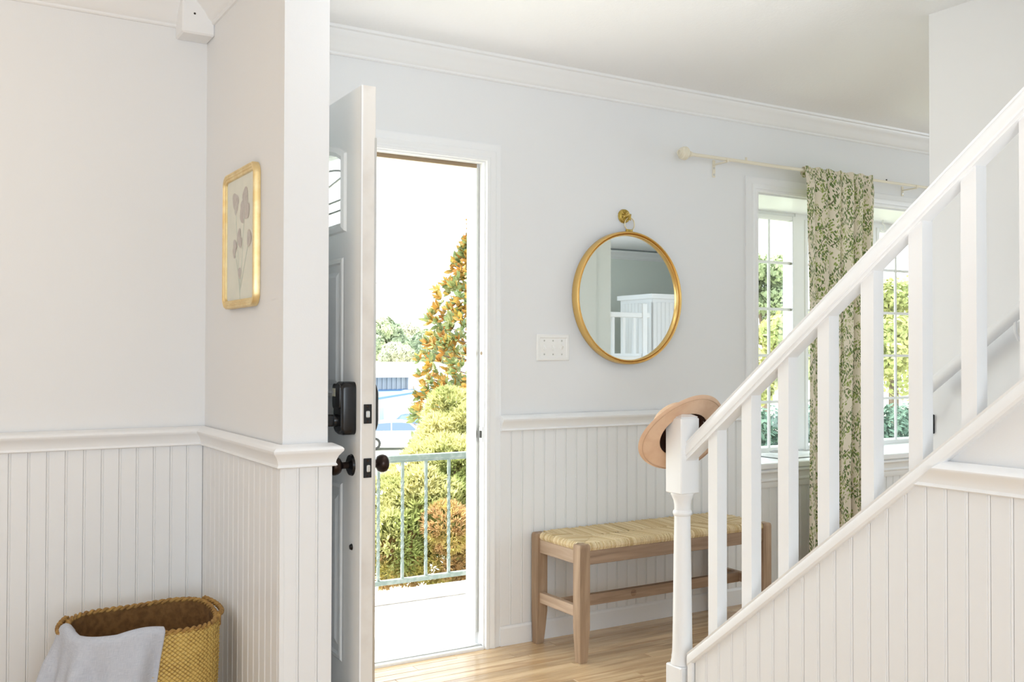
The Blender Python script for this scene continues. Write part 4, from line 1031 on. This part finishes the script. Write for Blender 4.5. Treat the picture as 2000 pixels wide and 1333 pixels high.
leaves.sort(key=lambda q: q[0].y+.6*q[0].x)
rest = MB()
for idx, (tip, dd, L, br) in enumerate(leaves):
    side = dd.cross(unit()).normalized(); nn = side.cross(dd)
    Mx = Matrix(((dd.x*L, side.x*L, nn.x*L, tip.x), (dd.y*L, side.y*L, nn.y*L, tip.y), (dd.z*L, side.z*L, nn.z*L, tip.z), (0, 0, 0, 1)))
    if idx < 290:
        o_ = bpy.data.objects.new('leaf', lmb if br else lmg); o_.matrix_basis = Matrix.Translation(-Vector((9.05, 16, gz(16)))) @ Mx; COL.objects.link(o_); o_.parent = mg
    else:
        src = lmb if br else lmg; rest.cur = 1 if br else 0
        rest.add([Mx @ v.co for v in src.vertices], [tuple(p_.vertices) for p_ in src.polygons])
obj('foliage', rest, [MAGG, MAGB], mg, kind='stuff', smooth=True)
tk = MB().tube([(9.05, 16, gz(16)), (9.03, 16, 1), (9.05, 16, 3.9)], [.09, .06, .012], 8)
for q in range(46):
    z = -.9+4.5*q/46; a = q*2.4; tk.tube([(9.05, 16, z-.15), (9.05+rad(z)*.55*math.cos(a), 16+rad(z)*.55*math.sin(a), z-.05), (9.05+rad(z)*.9*math.cos(a), 16+rad(z)*.9*math.sin(a), z+.05)], [.018, .012, .005], 5)
obj('trunk', tk, BARK, mg)

# far trees
def far_tree(px, py, rpx, Y, m_, label, n=5200, leaf=.34, trunk=True, sz=1.0, group=None):
    c = at(px, py, Y); depth = (c-Vector((0, 0, H))).dot(F); r = rpx*depth/1931.5
    base = gz(Y)
    t_ = empty('tree', (c.x, c.y, base), label, 'tree', group)
    bs = []
    for q in range(20):
        d_ = unit(); k_ = rnd.uniform(.26, .48); bs.append((tuple(c+Vector((d_.x*r*.68, d_.y*r*.45, d_.z*r*.64*sz))), r*k_, .9))
    obj('foliage', leaf_cloud(bs, n, leaf, .2, .6), m_, t_, kind='stuff')
    tr_ = MB().tube([(c.x, c.y, base), (c.x, c.y, base+(c.z-base)*.6), (c.x+.1*r, c.y, c.z+r*.4)], [r*.10, r*.07, r*.02], 7)
    for q in range(5):
        e = Vector(bs[q][0]); tr_.tube([(c.x, c.y, base+(c.z-base)*.55), tuple((Vector((c.x, c.y, c.z))+e)/2-Vector((0, 0, r*.1))), tuple(e)], [r*.05, r*.03, r*.01], 5)
    obj('trunk', tr_, BARK, t_)
HAZE1 = mat('distant_foliage_green', (.44, .49, .30), .9, var=(.35, (.31, .38, .27), .42, .6), trans=.25)  # haze of distance mixed into both far foliage colours
HAZE2 = mat('distant_foliage_pale', (.54, .54, .40), .9, var=(.35, (.42, .46, .34), .42, .6), trans=.25)
for args in ((748, 668, 48, 92, HAZE1, 'distant green tree directly beside the open door edge'), (795, 672, 44, 104, HAZE2, 'distant pale tree in the middle of the treeline'),
             (838, 678, 40, 94, HAZE1, 'distant green tree at the right of the treeline near the magnolia'), (880, 690, 36, 106, HAZE2, 'distant pale tree half hidden by the magnolia'),
             (775, 700, 32, 80, HAZE2, 'low pale tree in front of the treeline behind the white roof')):
    far_tree(*args, n=9000, leaf=.30)
YEL = mat('sunny_yellow_foliage', (.55, .53, .23), .8, var=(1.2, (.40, .43, .17), .42, .6), trans=.35)
LIME = mat('sunny_lime_foliage', (.45, .50, .28), .8, var=(1.2, (.34, .39, .22), .42, .6), trans=.35)
for args in ((1495, 560, 75, 17.5, LIME, 'lime green tree seen through the left bay sash'), (1462, 735, 62, 14.6, YEL, 'low yellow green tree at the lower left of the bay window'), (1545, 690, 92, 12.6, YEL, 'yellow green tree low behind the left bay sash'),
             (1745, 655, 125, 15.5, YEL, 'yellow green tree seen through the right bay sash')):
    far_tree(*args, n=7000, leaf=.075)
HEDG = mat('hedge_foliage', (.06, .115, .08), .7, var=(3, (.10, .17, .12), .4, .62), trans=.2)
hd = empty('hedge', (13, 11, gz(11)), 'dark green hedge low behind the bay window panes', 'hedge')
hb = []
for q in range(26):
    px = 1400+20*q; p = at(px, 850, 11.0); hb.append(((p.x, p.y, -.22), .62, 1.1)); hb.append(((p.x+.2, p.y+.1, -.9), .6, 1.0))
obj('foliage', leaf_cloud(hb, 26000, .06, .16, .5), HEDG, hd, kind='stuff')
obj('branches', MB().box(hb[0][0][0], hb[-1][0][0], 10.95, 11.3, gz(11)-.1, -.3), BARK, hd) if False else None

# white building with metal side and blue roof
BW = mat('white_siding', (.62, .63, .66), .7); BGR = mat('grey_metal_siding', (.30, .33, .36), .5, .1); BBL = mat('blue_metal_roof', (.10, .20, .36), .5)
BRW = mat('white_metal_roof', (.74, .76, .79), .5); WDK = mat('building_window', (.30, .36, .42), .2)
def q3(px, py, Y): return at(px, py, Y)
bdg = empty('building', tuple(at(790, 850, 56)), 'long white building with low blue lean-to roof across the lawn', 'building')
x0, x1 = at(640, 700, 56).x, at(905, 700, 56).x
zt_, zr_, zg_, zb_, zf_ = at(790, 715, 60).z, at(790, 737, 56).z, at(790, 763, 56).z, at(790, 780, 53).z, -3.6
obj('roof', MB().add([(x0-1, 55.4, zr_), (x1+.5, 55.4, zr_), (x1+.5, 61, zt_), (x0-1, 61, zt_), (x0-1, 55.4, zr_+.25), (x1+.5, 55.4, zr_+.25), (x1+.5, 61, zt_+.25), (x0-1, 61, zt_+.25)],
    [(0, 1, 2, 3), (4, 5, 6, 7), (0, 1, 5, 4), (1, 2, 6, 5), (2, 3, 7, 6), (3, 0, 4, 7)]), BRW, bdg)
sd_ = obj('siding', MB().box(x0, at(795, 700, 56).x, 56, 56.2, zf_, zr_), BGR, bdg, 'grey corrugated metal siding')
rb = MB()
X = x0
while X < at(795, 700, 56).x: rb.box(X, X+.10, 55.93, 56, zg_-.3, zr_); X += .32
obj('ribs', rb, BGR, sd_, kind='stuff')
obj('end_wall', MB().box(at(795, 700, 56).x, x1, 55.8, 62, zf_, zr_+.02), BW, bdg)
xl, xr = x0, at(833, 780, 53).x
obj('lean_to_roof', MB().add([(xl, 56, zg_), (at(808, 762, 56).x, 56, zg_), (xr, 52.9, zb_+.42), (xl, 52.9, zb_-.25), (xl, 56, zg_+.1), (at(808, 762, 56).x, 56, zg_+.1), (xr, 52.9, zb_+.52), (xl, 52.9, zb_-.1)],
    [(0, 1, 2, 3), (7, 6, 5, 4), (0, 1, 5, 4), (1, 2, 6, 5), (2, 3, 7, 6), (3, 0, 4, 7)]), BBL, bdg, 'blue lean-to roof')
obj('front_wall', MB().add([(xl, 53, zf_), (xr-.1, 53, zf_), (xr-.1, 53, zb_+.45), (xl, 53, zb_-.22), (xl, 56, zf_), (xr-.1, 56, zf_), (xr-.1, 56, zb_+.45), (xl, 56, zb_-.22)],
    [(0, 1, 2, 3), (7, 6, 5, 4), (1, 5, 6, 2), (4, 0, 3, 7), (3, 2, 6, 7)]), BW, bdg)
wa, wb = at(740, 797, 53), at(749, 823, 53)
wd = obj('window', MB().box(wa.x, wb.x, 52.95, 53.02, wb.z, wa.z), WDK, bdg, 'narrow grey window'); obj('window_frame', MB().box(wa.x-.06, wb.x+.06, 52.97, 53.01, wb.z-.06, wa.z+.06), BW, wd)

# cars
def car(loc, rz, paint, label, group=None, L=4.4, Hc=1.42):
    c = empty('car', loc, label, 'car', group, rz=rz); hwid = .86
    side = [(-2.15, .35), (-2.2, .62), (-2.12, .88), (-1.75, .95), (-1.30, 1.34), (-.9, 1.42), (.1, 1.42), (.45, 1.36), (1.05, .96), (1.75, .86), (2.12, .72), (2.18, .50), (2.12, .32)]
    ins = [0, 0, .01, .03, .14, .18, .18, .15, .04, .03, .03, 0, 0]
    n = len(side); vs = []
    for sgn in (-1, 1):
        for (a, z), i_ in zip(side, ins): vs.append((a, sgn*(hwid-i_), z))
    fs = [tuple(range(n)), tuple(range(2*n-1, n-1, -1))]+[(j, (j+1) % n, n+(j+1) % n, n+j) for j in range(n)]
    obj('body', MB().add(vs, fs), paint, c, local=True, smooth=25)
    GLC = mat('car_glass', (.10, .15, .22), .1)
    w = MB()
    for sgn in (-1, 1):
        for poly in (((-1.45, .97), (-1.22, 1.30), (-.55, 1.35), (-.55, .97)), ((-.48, .97), (-.48, 1.35), (.12, 1.35), (.40, 1.29), (.75, .97))):
            p_ = [(a, sgn*(hwid-.02-.145*max(0, (z-.95))/.42+.006), z) for a, z in poly]; w.add(p_, [tuple(range(len(p_)))])
    w.add([(.50, -.66, 1.345), (.50, .66, 1.345), (1.03, .78, .99), (1.03, -.78, .99)], [(0, 1, 2, 3)]); w.add([(-1.34, -.66, 1.32), (-1.34, .66, 1.32), (-1.74, .78, .985), (-1.74, -.78, .985)], [(0, 1, 2, 3)])
    obj('windows', w, GLC, c, 'dark car glass', local=True)
    for a in (-1.35, 1.38):
        for sgn in (-1, 1):
            wh = obj('wheel', MB().lathe([(0, -.1), (.2, -.1), (.31, -.09), (.32, 0), (.31, .09), (.2, .1), (0, .1)], (a, sgn*.78, .32), 20, 'y'), mat('tyre', (.03, .03, .03), .8), c, local=True, smooth=40)
            obj('hub', MB().lathe([(0, sgn*.108), (.12, sgn*.106), (.19, sgn*.10)], (a, sgn*.78, .32), 14, 'y'), STEEL, wh, local=True)
    obj('bumper', MB().box(2.05, 2.24, -.8, .8, .34, .52, .04).box(-2.26, -2.1, -.8, .8, .36, .56, .04), mat('bumper_grey', (.5, .5, .52), .5), c, local=True)
    obj('headlight', MB().box(2.06, 2.16, .5, .78, .60, .72, .02).box(2.06, 2.16, -.78, -.5, .60, .72, .02), STEEL, c, local=True)
SILV = mat('pale_silver_paint', (.42, .46, .50), .3, .3); BLUEP = mat('dark_blue_paint', (.10, .16, .30), .25, .2)
p = at(783, 868, 46); car((p.x, 46, gz(46)), math.radians(-22), SILV, 'pale silver car parked on the lawn beside the open door')
p = at(840, 850, 50); car((p.x, 50.5, gz(50)), math.radians(-70), BLUEP, 'dark blue car parked nose out behind the shrub')

# overhead wire
a, b = at(560, 556, 40), at(1050, 536, 40)
obj('power_line', MB().tube([tuple(a+(b-a)*t+Vector((0, 0, -.12*math.sin(PI*t)))) for t in [q/16 for q in range(17)]], .016, 6), mat('wire_grey', (.30, .31, .33), .6), None, 'thin overhead power line crossing the white sky', 'power line')
